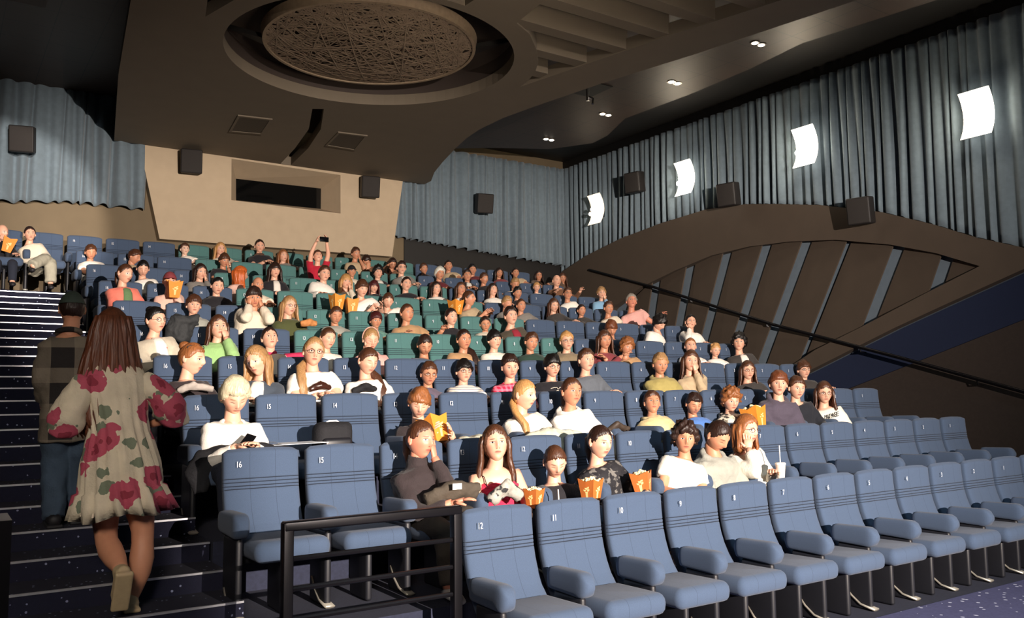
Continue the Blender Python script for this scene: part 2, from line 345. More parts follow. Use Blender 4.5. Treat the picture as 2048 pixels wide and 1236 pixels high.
# the cove above the round opening: an open-bottom drum
def ringc(R, z, n=72): return np.array([(cx+R*math.cos(t),cy+R*math.sin(t),z) for t in np.linspace(0,2*math.pi,n,endpoint=False)])
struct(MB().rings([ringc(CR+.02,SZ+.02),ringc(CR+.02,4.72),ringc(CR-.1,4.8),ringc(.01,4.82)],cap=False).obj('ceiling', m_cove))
dl = empty('woven_ceiling_lamp',(cx,cy+.05,4.5)); tag(dl,'large round woven strip lamp set into the ceiling opening','ceiling lamp')
def rc(R, z, n=64): return np.array([(R*math.cos(t),R*math.sin(t),z) for t in np.linspace(0,2*math.pi,n,endpoint=False)])
m_wov = mat('woven_strips','8d7b68',.6,0,.15,10); m_rim = mat('rim_wood','9c8972',.6,0,.15,20)
MB().rings([rc(1.37,.0),rc(1.39,.13),rc(1.34,.13),rc(1.33,.0),rc(1.37,.0)],cap=False).obj('rim', m_rim, dl)
b = MB(); rr = random.Random(3)
for i in range(300):
    a = rr.uniform(0,6.283); d = rr.uniform(-1,1)*1.3; h = math.sqrt(1.33**2-d*d); z = rr.uniform(-.03,.03); wv = .015
    nx, ny = math.cos(a), math.sin(a); pts = []
    for t in np.linspace(-1,1,7):
        x = nx*d-ny*h*t; y = ny*d+nx*h*t; q = (x*x+y*y)/1.33**2; pts.append((x,y,.02+z*(1-q)-.10*(1-q)))
    b.loft(pts,wv*.62,.004,4,(nx,ny,0))
b.obj('woven_panel', m_wov, dl, smooth=False)
for k in range(5):
    x = -1+.5*k; h = math.sqrt(1.33**2-x*x); MB().loft([(x,-h,.06),(x,h,.06)],.02,.012,4).obj('support_rib', m_cove, dl, smooth=False)
for a in (2.7,-.45):
    c, s_ = math.cos(a), math.sin(a)
    V = [(c*1.36-s_*.12,s_*1.36+c*.12,.02),(c*1.36+s_*.12,s_*1.36-c*.12,.02),(c*1.84,s_*1.84,.18)]; V += [(x,y,z+.06) for x,y,z in V]
    MB().add(V,[(0,1,2),(5,4,3),(0,3,4,1),(1,4,5,2),(2,5,3,0)]).obj('hanger_bracket', m_black, dl, smooth=False)
# vents, sprinkler, downlights
m_vent = mat('vent_grille','4f463c',.7,0,.05,9,pattern=p_stripe('1c1815',60,0,.5))
for i,(q,lb) in enumerate((([(3.8,13.27),(4.32,13.18),(4.44,14.07),(3.92,14.2)],'left of the curved slot'),([(5.46,13.27),(5.96,13.2),(6.15,14.14),(5.57,14.13)],'right of the curved slot'))):
    c0 = np.mean(q,0); v = empty('ceiling_vent',(c0[0],c0[1],SZ)); tag(v,'square ceiling vent grille '+lb,'vent','vents in the pale ceiling panel')
    L = [tuple(np.array(p)-c0) for p in q]; L2 = [(x*.86,y*.86) for x,y in L]
    MB().poly(L,[L2],-.02,.0).obj('frame', m_slab, v, smooth=False)
    MB().poly(L2,[],-.012,-.001).obj('grille', m_vent, v, smooth=False)
v = empty('ceiling_vent',(.62,12.35,5.12)); tag(v,'faint rectangular vent on the dark ceiling at far left','vent'); MB().box(-.42,.42,-.16,.16,-.02,0).obj('grille', mat('dark_vent','4a3c36',.6), v, smooth=False)
v = empty('sprinkler_bracket',(9.05,11.1,5.12)); tag(v,'chrome ceiling bracket hanging under a dark square hatch','bracket')
MB().box(-.3,.3,-.3,.3,-.015,0).obj('hatch', m_black, v, smooth=False)
m_chrome = mat('chrome','d0d0d0',.2,1,.02)
MB().tube([(0,0,0),(0,0,-.22)],.03,10).tube([(0,0,-.14),(.05,-.08,-.2),(.02,-.1,-.3)],.02,8).obj('arm', m_chrome, v)
m_bulb = mat('downlight_bulb','fff1d8',.5,0,0,emit=9); m_cone = mat('downlight_rim','8a8178',.3,.7,.05)
for (x,y,z,ls) in ((10.25,13.85,5.12,'nearest the back wall'),(10.2,12.0,5.12,'beyond the chrome bracket'),(10.1,10.1,5.12,'above the wall lamps'),(10.0,8.25,5.12,'nearest the stage'),(7.5,9.0,5.12,'between the ceiling slats')):
    d = empty('downlight',(x,y,z)); tag(d,'pair of lit recessed downlights '+ls,'downlight','twin downlights in the dark ceiling')
    for dx in (-.07,.07):
        MB().rings([np.array([(dx+rr_*math.cos(t),rr_*math.sin(t),zz) for t in np.linspace(0,6.283,16,endpoint=False)]) for rr_,zz in ((.075,0),(.075,-.012),(.06,-.012),(.055,-.004))],cap=False).obj('ring', m_cone, d)
        MB().ell((dx,0,-.012),(.05,.05,.014)).obj('bulb', m_bulb, d)
    lamp('downlight_beam','SPOT',(x,y,z-.05),(x,y,0),26,(1,.88,.7),spot_size=R_(95),spot_blend=.6,shadow_soft_size=.05)
# curtains
def curtain(name, x0, y0, x1, y1, zt, zb, nrm, label, seed, per=.17, amp=.06, grp=None):
    rr = random.Random(seed); L = math.hypot(x1-x0,y1-y0); n = int(L/per*9); nz = 22
    ph = np.cumsum([2*math.pi/9*(1+.35*math.sin(i*.071+seed)+.25*math.sin(i*.023*seed)) for i in range(n)]); s = np.linspace(0,1,n)
    am = amp*(1+.45*np.sin(ph*.137+seed)); V = []
    for j in range(nz+1):
        t = j/nz; z = zt+(np.array([zb(a) for a in s])-zt)*t
        a2 = am*(.55+.5*t)
        o = a2*(np.sin(ph+.25*np.sin(3*t+ph*.05))+.25*np.sin(2*ph+1.3)); sh = .025*np.sin(ph*.5+2*t)
        x = x0+(x1-x0)*s+nrm[0]*(o+amp*1.7+.03)+(x1-x0)/L*sh; y = y0+(y1-y0)*s+nrm[1]*(o+amp*1.7+.03)+(y1-y0)/L*sh
        V.append(np.stack([x,y,z+ (.012*np.sin(ph*1.0) if j == nz else 0)],1))
    b = MB(); b.rings(V,close=False,cap=False); o = b.obj(name, m_curt, angle=None); 
    sm = o.modifiers.new('thick','SOLIDIFY'); sm.thickness = .004
    tag(o,label,'curtain','blue curtains round the hall'); return o
lty = np.array(LT)[::-1]
zb_r = lambda a: float(np.interp(15.95-a*12.7,lty[:,0],lty[:,1]))-.0
curtain('curtain', WX-.02,15.95,WX-.02,3.25,5.2,zb_r,(-1,0),'long blue pleated curtain on the right wall above the arched panel',3)
curtain('curtain', 7.75,WY-.02,WX-.15,WY-.02,5.2,lambda a: 3.2-.3*a-(.0),(0,-1),'dark blue curtain on the back wall right of the booth',5)
curtain('curtain', -2.9,WY-.02,2.98,WY-.02,5.2,lambda a: 2.72+.5*min(1,a*1.25),(0,-1),'blue curtain at the left of the back wall, lit from below',8,per=.24,amp=.085)
# speakers
m_spk = mat('speaker_cabinet','1d1a1a',.6,0,.05); m_grl = mat('speaker_grille','2a2624',.8,0,.1,60,.4,400)
def speaker(c, d, wdt, hgt, label, tilt=-12):
    e = empty('wall_speaker', c, math.atan2(d[1],d[0])+math.pi/2); e.rotation_euler[0] = R_(-tilt); tag(e,label,'speaker','surround speakers round the hall')
    cb_ = MB().rbox((0,0,0),(wdt/2,.12,hgt/2),.025).obj('cabinet', m_spk, e)
    MB().rbox((0,-.122,0),(wdt/2-.02,.006,hgt/2-.02),.005).obj('grille', m_grl, cb_)
    MB().tube([(0,.11,0),(0,.25,.04)],.02,6).obj('bracket', m_metal, e)
for (x,z,lb) in ((1.05,4.1,'black wall speaker on the left curtain'),(3.66,4.11,'black speaker on the cream booth wall, left of its window'),(7.08,4.08,'black speaker on the cream booth wall, right of its window'),(9.75,4.05,'black speaker on the curtain right of the booth')):
    speaker((x,15.55,z),(-.25,-1),.36,.42,lb)
for (y,z,lb) in ((10.6,3.52,'black speaker above the arch on the right curtain, between two lamps'),(7.95,2.74,'black speaker overlapping the edge of the arched panel'),(13.1,4.27,'black speaker on the right curtain nearest the corner')):
    speaker((11.88,y,z),(-1,-.25),.36,.42,lb,-8)
# wall lamps
m_shade = mat('lamp_panel','fff4e2',.5,0,0,emit=2.6); m_lb = mat('lamp_bulb','fff2dc',.5,0,0,emit=40)
m_shade2 = mat('dim_lamp_panel','f3e8d6',.5,0,0,emit=.75); m_lb2 = mat('dim_lamp_bulb','fff2dc',.5,0,0,emit=4)
for (y,z,ls,dim,en) in ((6.12,3.79,'closest to the camera, brightest',0,26),(8.97,4.02,'second from the stage end',0,26),(11.75,4.08,'third from the stage end',0,18),(14.45,3.96,'in the far corner, bulbs visible',1,4)):
    e = empty('wall_lamp',(11.98,y,z)); tag(e,'curved white wall lamp on the blue curtain, '+ls,'wall lamp','curved wall lamps on the right curtain')
    V = []; n = 12
    for j in range(n+1):
        t = -1+2*j/n; V.append(np.array([(-.10+.12*(1-t*t)+o,s*.215,t*.33) for (s,o) in ((-1,0),(1,0),(1,.008),(-1,.008))]))
    MB().rings(V).obj('shade', m_shade2 if dim else m_shade, e)
    for (by,bz) in ((.04,.0),(.1,-.09),(-.02,-.1)): MB().ell((-.1,by,bz),(.045,.045,.045)).obj('bulb', m_lb2 if dim else m_lb, e)
    MB().box(.05,.2,-.08,.08,-.16,.10).obj('wall_bracket', m_metal, e, smooth=False)
    lamp('wall_lamp_light','POINT',(11.72,y,z-.02),None,en,(1,.86,.66),shadow_soft_size=.12)
# ---------------------------------------------------------------- seats
m_blue = mat('seat_fabric_blue','3e4e66',.95,0,.10,220,.25,500,sheen=.08,pattern=p_seat)
m_teal = mat('seat_fabric_teal','47706e',.95,0,.10,220,.25,500,sheen=.08,pattern=p_seat)
m_plast = mat('seat_plastic','191a20',.5,0,.05)
m_num = mat('number_white','d9dde6',.6,0,.02)
CP = [(0.045,.985),(.040,.93),(.036,.86),(.030,.80),(.020,.72),(.0,.64),(-.03,.56),(-.075,.48),(-.13,.41),(-.17,.37)]
def seat_back():
    rings = []; S = np.array(sorted(list(np.linspace(0,1,40))+[g+o for g in (.30,.335,.37,.405) for o in (-.009,-.0035,0,.0035,.009)])); pa = np.array(CP); d = np.r_[0,np.cumsum(np.hypot(*np.diff(pa,axis=0).T))]; d /= d[-1]
    gr = [.30,.335,.37,.405]
    for s in S:
        y = np.interp(s,d,pa[:,0]); z = np.interp(s,d,pa[:,1]); y2 = np.interp(s+.01,d,pa[:,0]); z2 = np.interp(s+.01,d,pa[:,1])
        if s > .985: y, z = pa[-1]; y2 = y-.05; z2 = z-.04
        ty, tz = y2-y, z2-z; l = math.hypot(ty,tz)+1e-9; ny, nz = (tz/l, -ty/l)      # toward the sitter (-y)
        e = min(1, s/.055); er = math.sqrt(max(0,1-(1-e)**2)); eb = min(1,(1-s)/.04)
        hw = .252-.035*(1-er); hf = .05*er*(.6+.4*eb); hb = .045*er
        cu = min(abs(s-g) for g in gr); dip = .008*max(0,1-cu/.007)
        pts = []
        for t in np.linspace(0,2*math.pi,40,endpoint=False):
            c, q = math.cos(t), math.sin(t); xx = math.copysign(abs(c)**(2/5.5),c)*hw
            yy = math.copysign(abs(q)**(2/4.0),q); off = yy*hf if yy > 0 else yy*hb
            if yy > .5: off -= dip+.012*(1-(xx/hw)**2)*(1 if s > .1 else s*10)*.8
            zs = z - (.012*(xx/.25)**2 if s < .05 else 0)
            pts.append((xx, y+ny*off*1.0, zs+nz*off))
        rings.append(np.array(pts))
    return MB().rings(rings)
SBM = seat_back().mesh('backrest', m_blue, True, 55); SBM.materials.append(mat('seat_seam','1c2636',.95))
_S = np.array(sorted(list(np.linspace(0,1,40))+[g+o for g in (.30,.335,.37,.405) for o in (-.009,-.0035,0,.0035,.009)]))
for p_ in SBM.polygons:
    if len(p_.vertices) == 4:
        i_ = min(p_.vertices)//40; m_ = (_S[min(i_,len(_S)-1)]+_S[min(i_+1,len(_S)-1)])/2
        if min(abs(m_-g) for g in (.30,.335,.37,.405)) < .003 and p_.normal.y < 0: p_.material_index = 1
cb = MB(); cb.rbox((0,-.40,.40),(.235,.245,.062),.055); 
cm_ = cb; 
for V in cb.v: V[:,2] += -.10*np.clip((V[:,1]+.2),-.1,.2)*1.0 - .03*np.clip(-V[:,1]-.55,0,.2)*4*(V[:,2] < .38) 
SCM = cb.mesh('cushion', m_blue)
ab = MB(); rg = []
for i in range(15):
    t = i/14; y = -.14-.40*t; e = math.sqrt(max(.0,1-max(0,(t-.80)/.2)**2)); e0 = math.sqrt(max(0,1-max(0,(.1-t)/.1)**2))
    hz = (.078-.012*(1-t))*max(.25,e)*max(.3,e0); hx = .05*(.55+.45*e)*(.6+.4*e0); zc = .552-.0*t
    rg.append(np.array([(math.copysign(abs(math.cos(a))**.45,math.cos(a))*hx,y,zc+math.copysign(abs(math.sin(a))**.5,math.sin(a))*hz) for a in np.linspace(0,2*math.pi,20,endpoint=False)]))
ab.rings(rg); AM = ab.mesh('armrest', m_blue)
SPM = MB().rbox((0,-.33,.16),(.022,.14,.16),.02).box(-.2,.2,-.30,-.24,.0+.30,.335).mesh('pedestal', m_plast)
SPM2 = MB().rbox((0,-.33,.24),(.022,.14,.24),.02).mesh('side_post', m_plast)
SFM = MB().loft([(0,-.24,.16),(0,-.30,.09),(0,-.38,.035),(0,-.50,.014)],[.03,.032,.034,.036],[.012]*4,8).mesh('foot', mat('foot_metal','b9b4a8',.35,.6,.05))
NUM = {}
def num_mesh(n):
    if n not in NUM:
        c = bpy.data.curves.new('n','FONT'); c.body = str(n); c.size = .055; c.extrude = .0006; c.align_x = 'CENTER'; c.space_character = .9
        o = bpy.data.objects.new('n',c); COL.objects.link(o); bpy.context.view_layer.update()
        me = bpy.data.meshes.new_from_object(o.evaluated_get(bpy.context.evaluated_depsgraph_get())); bpy.data.objects.remove(o)
        me.name = 'seat_number'; me.materials.clear(); me.materials.append(m_num); NUM[n] = me
        for v in me.vertices: v.co = Vector((v.co.x*.75,-v.co.z,v.co.y))
    return NUM[n]
ORD = ['','first','second','third','fourth','fifth','sixth','seventh','eighth','ninth','tenth','eleventh','twelfth','thirteenth','fourteenth','fifteenth','sixteenth']
ROWN = {1:'front row',10:'back row'}
OCC = {}
def make_seat(r, k):
    x = rx(r)+.252+P*k; teal = r >= 5 and 3 <= k <= 9 or (r == 10 and k == 10)
    e = empty('cinema_seat',(x,ry(r),fl(r)))
    row = ROWN.get(r,ORD[r]+' row'); n = (k-1 if r == 1 else k+1)
    who = 'occupied' if (r,k) in OCC else 'empty'
    if n >= 1: lb = '%s %s seat in the %s, %s from its stair end' % (who,'teal' if teal else 'blue',row,ORD[n])
    else: lb = '%s blue seat in the back row, %s seat left of the stairs edge' % (who, ORD[1-n])
    tag(e,lb,'seat','cinema seats of the '+row)
    fab = m_teal if teal else m_blue
    def ch(nm, me, loc=None, mt=None):
        o = link(nm, me, e, loc)
        if mt: o.material_slots[0].link = 'OBJECT'; o.material_slots[0].material = mt
        return o
    br_ = ch('backrest', SBM, mt=fab); ch('cushion', SCM, mt=fab)
    ch('armrest', AM, (-.28,0,0), fab); ch('side_post', SPM2, (-.28,0,0)); ch('foot', SFM, (-.28,0,0))
    ch('pedestal', SPM)
    if k == 15: ch('armrest', AM, (.28,0,0), fab); ch('side_post', SPM2, (.28,0,0))
    num = (14-k) if r == 1 else 16-k
    o = ch('seat_number', num_mesh(num), (-.165,-.034,.865)); o.rotation_euler[0] = R_(-3); o.parent = br_
    return e
# railing at the end of the first row
rl = empty('safety_railing',(2.1,4.5,fl(1))); tag(rl,'black metal safety railing of five bars at the left end of front row','railing')
for x in (-.51,.51): MB().rbox((x,0,.51),(.028,.028,.51),.006).obj('post', m_metal, rl, angle=30)
MB().rbox((0,0,1.0),(.535,.03,.026),.01).obj('top_rail', m_metal, rl, angle=30)
for i in range(5): MB().tube([(-.5,0,.83-.155*i),(.5,0,.83-.155*i)],.014,8).obj('bar', m_metal, rl)
# parapet at the far left
pp = MB().box(-.05,.20,2.72,2.9,fl(1),-.33)
tag(pp.obj('stair_parapet', m_metal, smooth=False, loc=(0,0,0)),'dark stair side panel at the left edge of the picture','panel')
# ---------------------------------------------------------------- people
nrm = lambda v: v/(np.linalg.norm(v)+1e-9)
A3 = lambda *a: np.array(a, float)
def grid(nu, nv, pw=.5):
    ps = np.linspace(0,2*math.pi,nu,endpoint=False); ph = ps-pw*np.sin(ps)
    th = math.pi*(np.arange(nv+1)+.02)/(nv+.04)
    T, PH = np.meshgrid(th, ph, indexing='ij')
    return np.stack([np.sin(T)*np.sin(PH), np.sin(T)*np.cos(PH), np.cos(T)],-1), PH
def gfaces(nu, nv):
    F = [(i*nu+j, i*nu+(j+1)%nu, (i+1)*nu+(j+1)%nu, (i+1)*nu+j) for i in range(nv) for j in range(nu)]
    return F+[tuple(range(nu)), tuple(nv*nu+j for j in range(nu))]
def skull(D, wide=1.0):
    p = D*A3(.076*wide,.096,.116); z = p[...,2]; y = p[...,1]; lo = np.clip(-z/.116,0,1)
    p[...,0] *= 1-.30*lo**1.7; p[...,1] = np.where(y < 0, y*(1-.45*lo), y*(1-.05*lo)); return p
def gs(a, w_): return np.exp(-(a/w_)**2)
def head_mesh(nu, nv, wide=1.0, nose=1.0):
    D, PH = grid(nu,nv); p = skull(D,wide); x, y, z = p[...,0], p[...,1].copy(), p[...,2]; fr = (D[...,1] > 0)
    ax = np.abs(x)
    dy = .019*nose*gs(x,.0125)*gs(z+.022,.017)+.011*nose*gs(x,.009)*gs(z-.004,.024)
    dy += -.009*gs(ax-.031,.014)*gs(z-.004,.012)+.004*gs(ax-.028,.02)*gs(z-.027,.009)+.0035*gs(ax-.031,.009)*gs(z-.004,.007)
    dy += .006*gs(x,.02)*gs(z+.057,.010)-.004*gs(x,.02)*gs(z+.0575,.003)+.007*gs(x,.02)*gs(z+.095,.014)-.003*gs(x,.025)*gs(z+.076,.008)+.003*gs(ax-.045,.018)*gs(z+.03,.02)
    p[...,1] += np.where(fr, dy, 0); return p.reshape(-1,3), gfaces(nu,nv)
def sstep(a, b, x): t = np.clip((x-a)/(b-a),0,1); return t*t*(3-2*t)
HS = { # style: thickness, noise amp, noise freq, fringe z, side z, nape z
 'S':(.017,.006,48,.062,.004,-.055),'F':(.022,.007,42,.038,-.008,-.065),'L':(.016,.002,40,.060,-.05,-.09),'LF':(.018,.003,40,.026,-.06,-.09),
 'P':(.009,.0015,60,.064,.0,-.055),'PS':(.010,.002,60,.064,-.005,-.07),'B':(.011,.003,60,.062,.0,-.06),'C':(.040,.016,85,.048,-.02,-.07),'W':(.026,.006,45,.055,-.02,-.075),'CAP':(.010,.003,50,.05,.0,-.055)}
def hair_cap(style, rs, nu=40, nv=28):
    th, na, nf, zf, zs, zn = HS[style]; D, PH = grid(nu,nv,.25); p = skull(D)
    phi = np.abs((PH+math.pi)%(2*math.pi)-math.pi)
    zh = np.interp(phi,[0,.45,.85,1.25,1.6,2.1,3.15],[zf,zf-.002,zf-.012,zs+.01,zs,zn+.01,zn])
    if style in ('L','LF','P','PS','B'): zh = zh-.010*np.cos(phi*0)*0+ (.012*np.exp(-(phi/.18)**2) if style in ('L','P','PS') else 0)
    k = p*nf; nz = np.sin(k[...,0]+rs)*np.sin(k[...,1]*1.1+2*rs)*np.sin(k[...,2]*.9+rs*3)+.6*np.sin(k[...,0]*2.3+rs)*np.sin(k[...,2]*2.1)
    nz = nz+ (.9 if style != 'C' else .3)*np.sin(PH*24+rs+3*np.sin(p[...,2]*40+rs))*np.sin(np.clip(D[...,2],-1,1)*2+1.2)*(.0036/max(na,.0015))
    m = sstep(-.007,.006,p[...,2]-zh+nz*(.007 if style in ('S','F','C','W') else .003))
    r = np.linalg.norm(p,axis=-1,keepdims=True); top = .5+.5*np.clip(p[...,2]/.1,-.4,1)
    f = np.where(m > .02, 1+((th*(.55+.45*top)+na*nz)/r[...,0])*m, 1)*(.93+.07*np.clip(m*3,0,1))
    return (p*f[...,None]).reshape(-1,3), gfaces(nu,nv)
def long_hair(b, Rm, hc, s, length, rs, open_=1.0, front=.0, thick=.02, n=40, wav=.006, down=A3(0,0,-1)):
    Rx, Fy, Uz = Rm[:,0], nrm(A3(Rm[0,1],Rm[1,1],0)), A3(0,0,1); X = nrm(np.cross(Fy,Uz))
    rings = []; L = np.linspace(0,1,14)
    for t in L:
        z = .05-(length+.05)*t; wd = np.interp(z,[-length,-.30,-.18,-.1,0,.05],[.10,.118,.112,.092,.090,.070]); dp = np.interp(z,[-.3,-.18,-.1,0,.05],[.085,.090,.088,.098,.085])
        ph = np.linspace(open_,2*math.pi-open_,n); wv = wav*np.sin(ph*23+rs+4*t)*(.3+t)+wav*.8*np.sin(ph*11+rs*2-3*t)
        taper = 1-.35*max(0,(t-.85)/.15)
        def pt(rd): 
            return (hc+s*((np.sin(ph)*(wd+rd+wv)*taper)[:,None]*X+((np.cos(ph)*(dp+rd+wv))-.012+front*t)[:,None]*Fy+z*Uz+(.012*np.sin(ph*9+rs)*(t > .9))[:,None]*Uz))
        rings.append(np.concatenate([pt(thick*(1-.3*t)),pt(-.004)[::-1]]))
    b.rings(rings)
def hand(b, W, d, n, side, s=1.0, curl=.6, spread=.12, k=6):
    d = nrm(d); n = nrm(n-d*np.dot(n,d)); x = nrm(np.cross(d,n))*side; Lp = .085*s
    b.loft([W-d*.02*s,W+d*.012*s,W+d*Lp*.5,W+d*Lp*.95],[.024*s,.028*s,.037*s,.036*s],[.020*s,.017*s,.015*s,.011*s],8,x)
    for i,(o,l,r) in enumerate(((.027,.070,.0085),(.009,.080,.009),(-.009,.075,.0087),(-.027,.058,.0075))):
        q = W+d*Lp*(.9 if i < 3 else .84)+x*o*s; dd = nrm(d+x*o*spread*22); pts = [q]; cur = 0
        for sg in (.45,.32,.25):
            c2 = curl*(.55+.06*i); cur += c2; dr = dd*math.cos(cur-c2*.4)+n*math.sin(cur-c2*.4); q = q+dr*l*sg*s; pts.append(q)
        b.loft(pts,[r*s*1.05,r*s,r*s*.92,r*s*.6],None,k,x)
    q = W+d*.022*s+x*.024*s; t1 = nrm(d*.75+x*.75+n*.3)
    b.loft([q,q+t1*.035*s,q+t1*.035*s+nrm(d*.95+x*.25+n*.45)*.028*s,q+t1*.035*s+nrm(d+x*.1+n*.6)*.05*s],[.0125*s,.0105*s,.0095*s,.006*s],None,k,d)
def arm_joints(S, T, l1, l2, hint):
    d = T-S; L = np.linalg.norm(d); L2 = min(L,(l1+l2)*.985)
    u = nrm(d); a = (l1*l1-l2*l2+L2*L2)/(2*L2); h = math.sqrt(max(l1*l1-a*a,0)); hp = nrm(hint-u*np.dot(hint,u))
    return S+u*a+hp*h, S+u*L2
def cloth_mods(o, vox, sm=5, amp=.014, ns=.09, seed=0):
    r = o.modifiers.new('remesh','REMESH'); r.mode = 'VOXEL'; r.voxel_size = vox; r.use_smooth_shade = True
    s = o.modifiers.new('smooth','SMOOTH'); s.factor = .5; s.iterations = sm
    if amp:
        t = bpy.data.textures.get('folds%d' % (seed % 4))
        if t is None: t = bpy.data.textures.new('folds%d' % (seed % 4),'CLOUDS'); t.noise_scale = ns*(1+.15*(seed % 4)); t.noise_depth = 1
        d = o.modifiers.new('folds','DISPLACE'); d.texture = t; d.strength = amp; d.mid_level = .5; d.texture_coords = 'GLOBAL'
def head_parts(body, root, o0, hc, Rm, s, d, near, rs):
    """head into the skin mesh; hair, glasses as children"""
    V, F = head_mesh(*((44,44) if near > 1 else (36,34) if near else (26,26)), wide=d.get('wide',1), nose=d.get('nose',1))
    body.add((V*s)@Rm.T+hc-o0, F, V)
    for sd in (-1,1):
        M = Rm@np.array(Matrix.Rotation(sd*.35,3,'Z'))
        body.ell(hc-o0+Rm@(A3(sd*.078,-.008,-.004)*s), A3(.009,.018,.030)*s, M, 8, 8)
        body.ell(hc-o0+Rm@(A3(sd*.080,-.004,-.022)*s), A3(.008,.010,.012)*s, M, 6, 6)
    st = d['hair']; hm = hair_mat(d['hcol']); hcl = hc-o0
    if st != 'X':
        h = MB(); V, F = hair_cap(st, rs, *((48,36) if near > 1 else (36,26))); h.add((V*s)@Rm.T+hcl, F)
        if st in ('L','LF'): long_hair(h, Rm, hcl, s, d.get('hl',.30), rs, 1.15 if st == 'L' else 1.0, .015)
        X, Fy, U = Rm[:,0], Rm[:,1], Rm[:,2]; Z = A3(0,0,1)
        if st == 'P': h.loft([hcl-Fy*.09*s+U*.02*s,hcl-Fy*.125*s+U*.01*s,hcl-Fy*.13*s-Z*.08*s,hcl-Fy*.11*s-Z*.18*s],[.02*s,.028*s,.026*s,.008*s],None,9,X)
        if st == 'PS':
            sd = d.get('ps',-1)*X
            h.loft([hcl-Fy*.09*s-U*.02*s,hcl-Fy*.085*s-Z*.08*s+sd*.04*s,hcl-Fy*.01*s-Z*.14*s+sd*.10*s,hcl+Fy*.08*s-Z*.22*s+sd*.10*s,hcl+Fy*.10*s-Z*.33*s+sd*.09*s,hcl+Fy*.10*s-Z*.42*s+sd*.08*s],[.025*s,.035*s,.042*s,.042*s,.036*s,.012*s],[.02*s,.03*s,.028*s,.026*s,.02*s,.006*s],12,X)
        if st == 'B': h.ell(hcl-Fy*.07*s+U*.095*s,A3(.042,.042,.036)*s,None,12,9)
        if 'buns' in d['ex']:
            for sd in (-1,1): h.ell(hcl+X*sd*.055*s+U*.09*s-Fy*.02*s,A3(.028,.028,.028)*s)
        h.obj('hair', hm, root, angle=None)
    if st == 'CAP':
        c = MB(); D, PH = grid(28,14,0); p = skull(D)*1.13; p[...,2] = np.maximum(p[...,2],.035+.0*p[...,1]); c.add((p.reshape(-1,3)*s)@Rm.T+hcl, gfaces(28,14))
        sg = d.get('brim',1); br = []
        for y, wd in ((.085,.07),(.12,.066),(.15,.05),(.165,.02)): br.append((np.array([(x*wd,sg*y,.040-.012*x*x-.10*(y-.085)+o) for o in (0,.005) for x in (np.linspace(-1,1,8) if o == 0 else np.linspace(1,-1,8))])*s)@Rm.T+hcl)
        c.rings(br); c.obj('cap', mat('cap_'+d.get('capc','black'), CLO.get(d.get('capc','black'),'2b332c')), root)
    if 'glasses' in d['ex']:
        g = MB()
        for sd in (-1,1):
            pts = [hcl+Rm@(A3(sd*.031+.021*math.cos(a),.098,.003+.016*math.sin(a))*s) for a in np.linspace(0,2*math.pi,15)]
            g.tube(pts,.0018*s,4); g.tube([hcl+Rm@(A3(sd*.052,.097,.006)*s),hcl+Rm@(A3(sd*.079,.0,.004)*s)],.0016*s,4)
        g.tube([hcl+Rm@(A3(-.01,.1,.005)*s),hcl+Rm@(A3(.01,.1,.005)*s)],.0018*s,4); g.obj('glasses', mat('glasses_frame','241a1a',.3), root)
    if 'redscarf' in d['ex']: pass
def headband(root, hcl, Rm, s, col):
    b = MB(); pts = [hcl+Rm@(A3(.088*math.cos(a),-.005,.022+.110*math.sin(a))*s) for a in np.linspace(-.1,math.pi+.1,16)]
    b.tube(pts,.006*s,6); b.obj('headband', mat('headband',col), root)
def top_mat(kind, col):
    key = 'cloth_%s_%s' % (kind, col); c = CLO[col]
    if kind == 'plaid': return mat(key,c,.85,0,.05,40,.3,80,pattern=p_plaid('e88aa0',22))
    if kind == 'stripes': return mat(key,c,.85,0,.05,40,.3,80,pattern=p_stripe('8c93a6',40,2,.3))
    if kind == 'camo': return mat(key,c,.85,0,.05,40,.3,80,pattern=p_blotch(['6d675a','3a3632'],14,.55))
    if kind == 'floralblack': return mat(key,'1c1b20',.85,0,.05,40,.3,80,pattern=p_blotch(['6d6a66','15141a'],17,.54))
    return mat(key,c,.88,0,.05,25,.35,90,sheen=.1)
def limb_chain(b, pts, rad, k=10, extra=6):
    # smooth limb through 3 joints
    p = []; r = []
    for i in range(len(pts)-1):
        for t in np.linspace(0,1,extra,endpoint=False): p.append(pts[i]*(1-t)+pts[i+1]*t); r.append(rad[i]*(1-t)+rad[i+1]*t)
    p.append(pts[-1]); r.append(rad[-1]); p = np.array(p)
    for _ in range(2): p[1:-1] = (p[:-2]+2*p[1:-1]+p[2:])/4
    b.loft(p,r,None,k,(.9,.1,.3))
TOR = [(-.05,.165,.12),(.2,.150,.112),(.5,.148,.108),(.72,.165,.115),(.86,.172,.102),(.93,.140,.084),(.98,.088,.066),(1.02,.060,.056)]
def torso(b, hip, nb, side, s, k=18, grow=0., t0=-1, t1=2, depth=1., wid=1., neck=1.):
    P_, A_, B_ = [], [], []
    for t, a, c in TOR:
        if t < t0 or t > t1: continue
        P_.append(hip*(1-t)+nb*t); kk = neck if t > .95 else 1
        A_.append((a*wid+grow)*s*kk); B_.append((c*depth+grow)*s*kk)
    b.loft(P_,A_,B_,k,side,2.3)
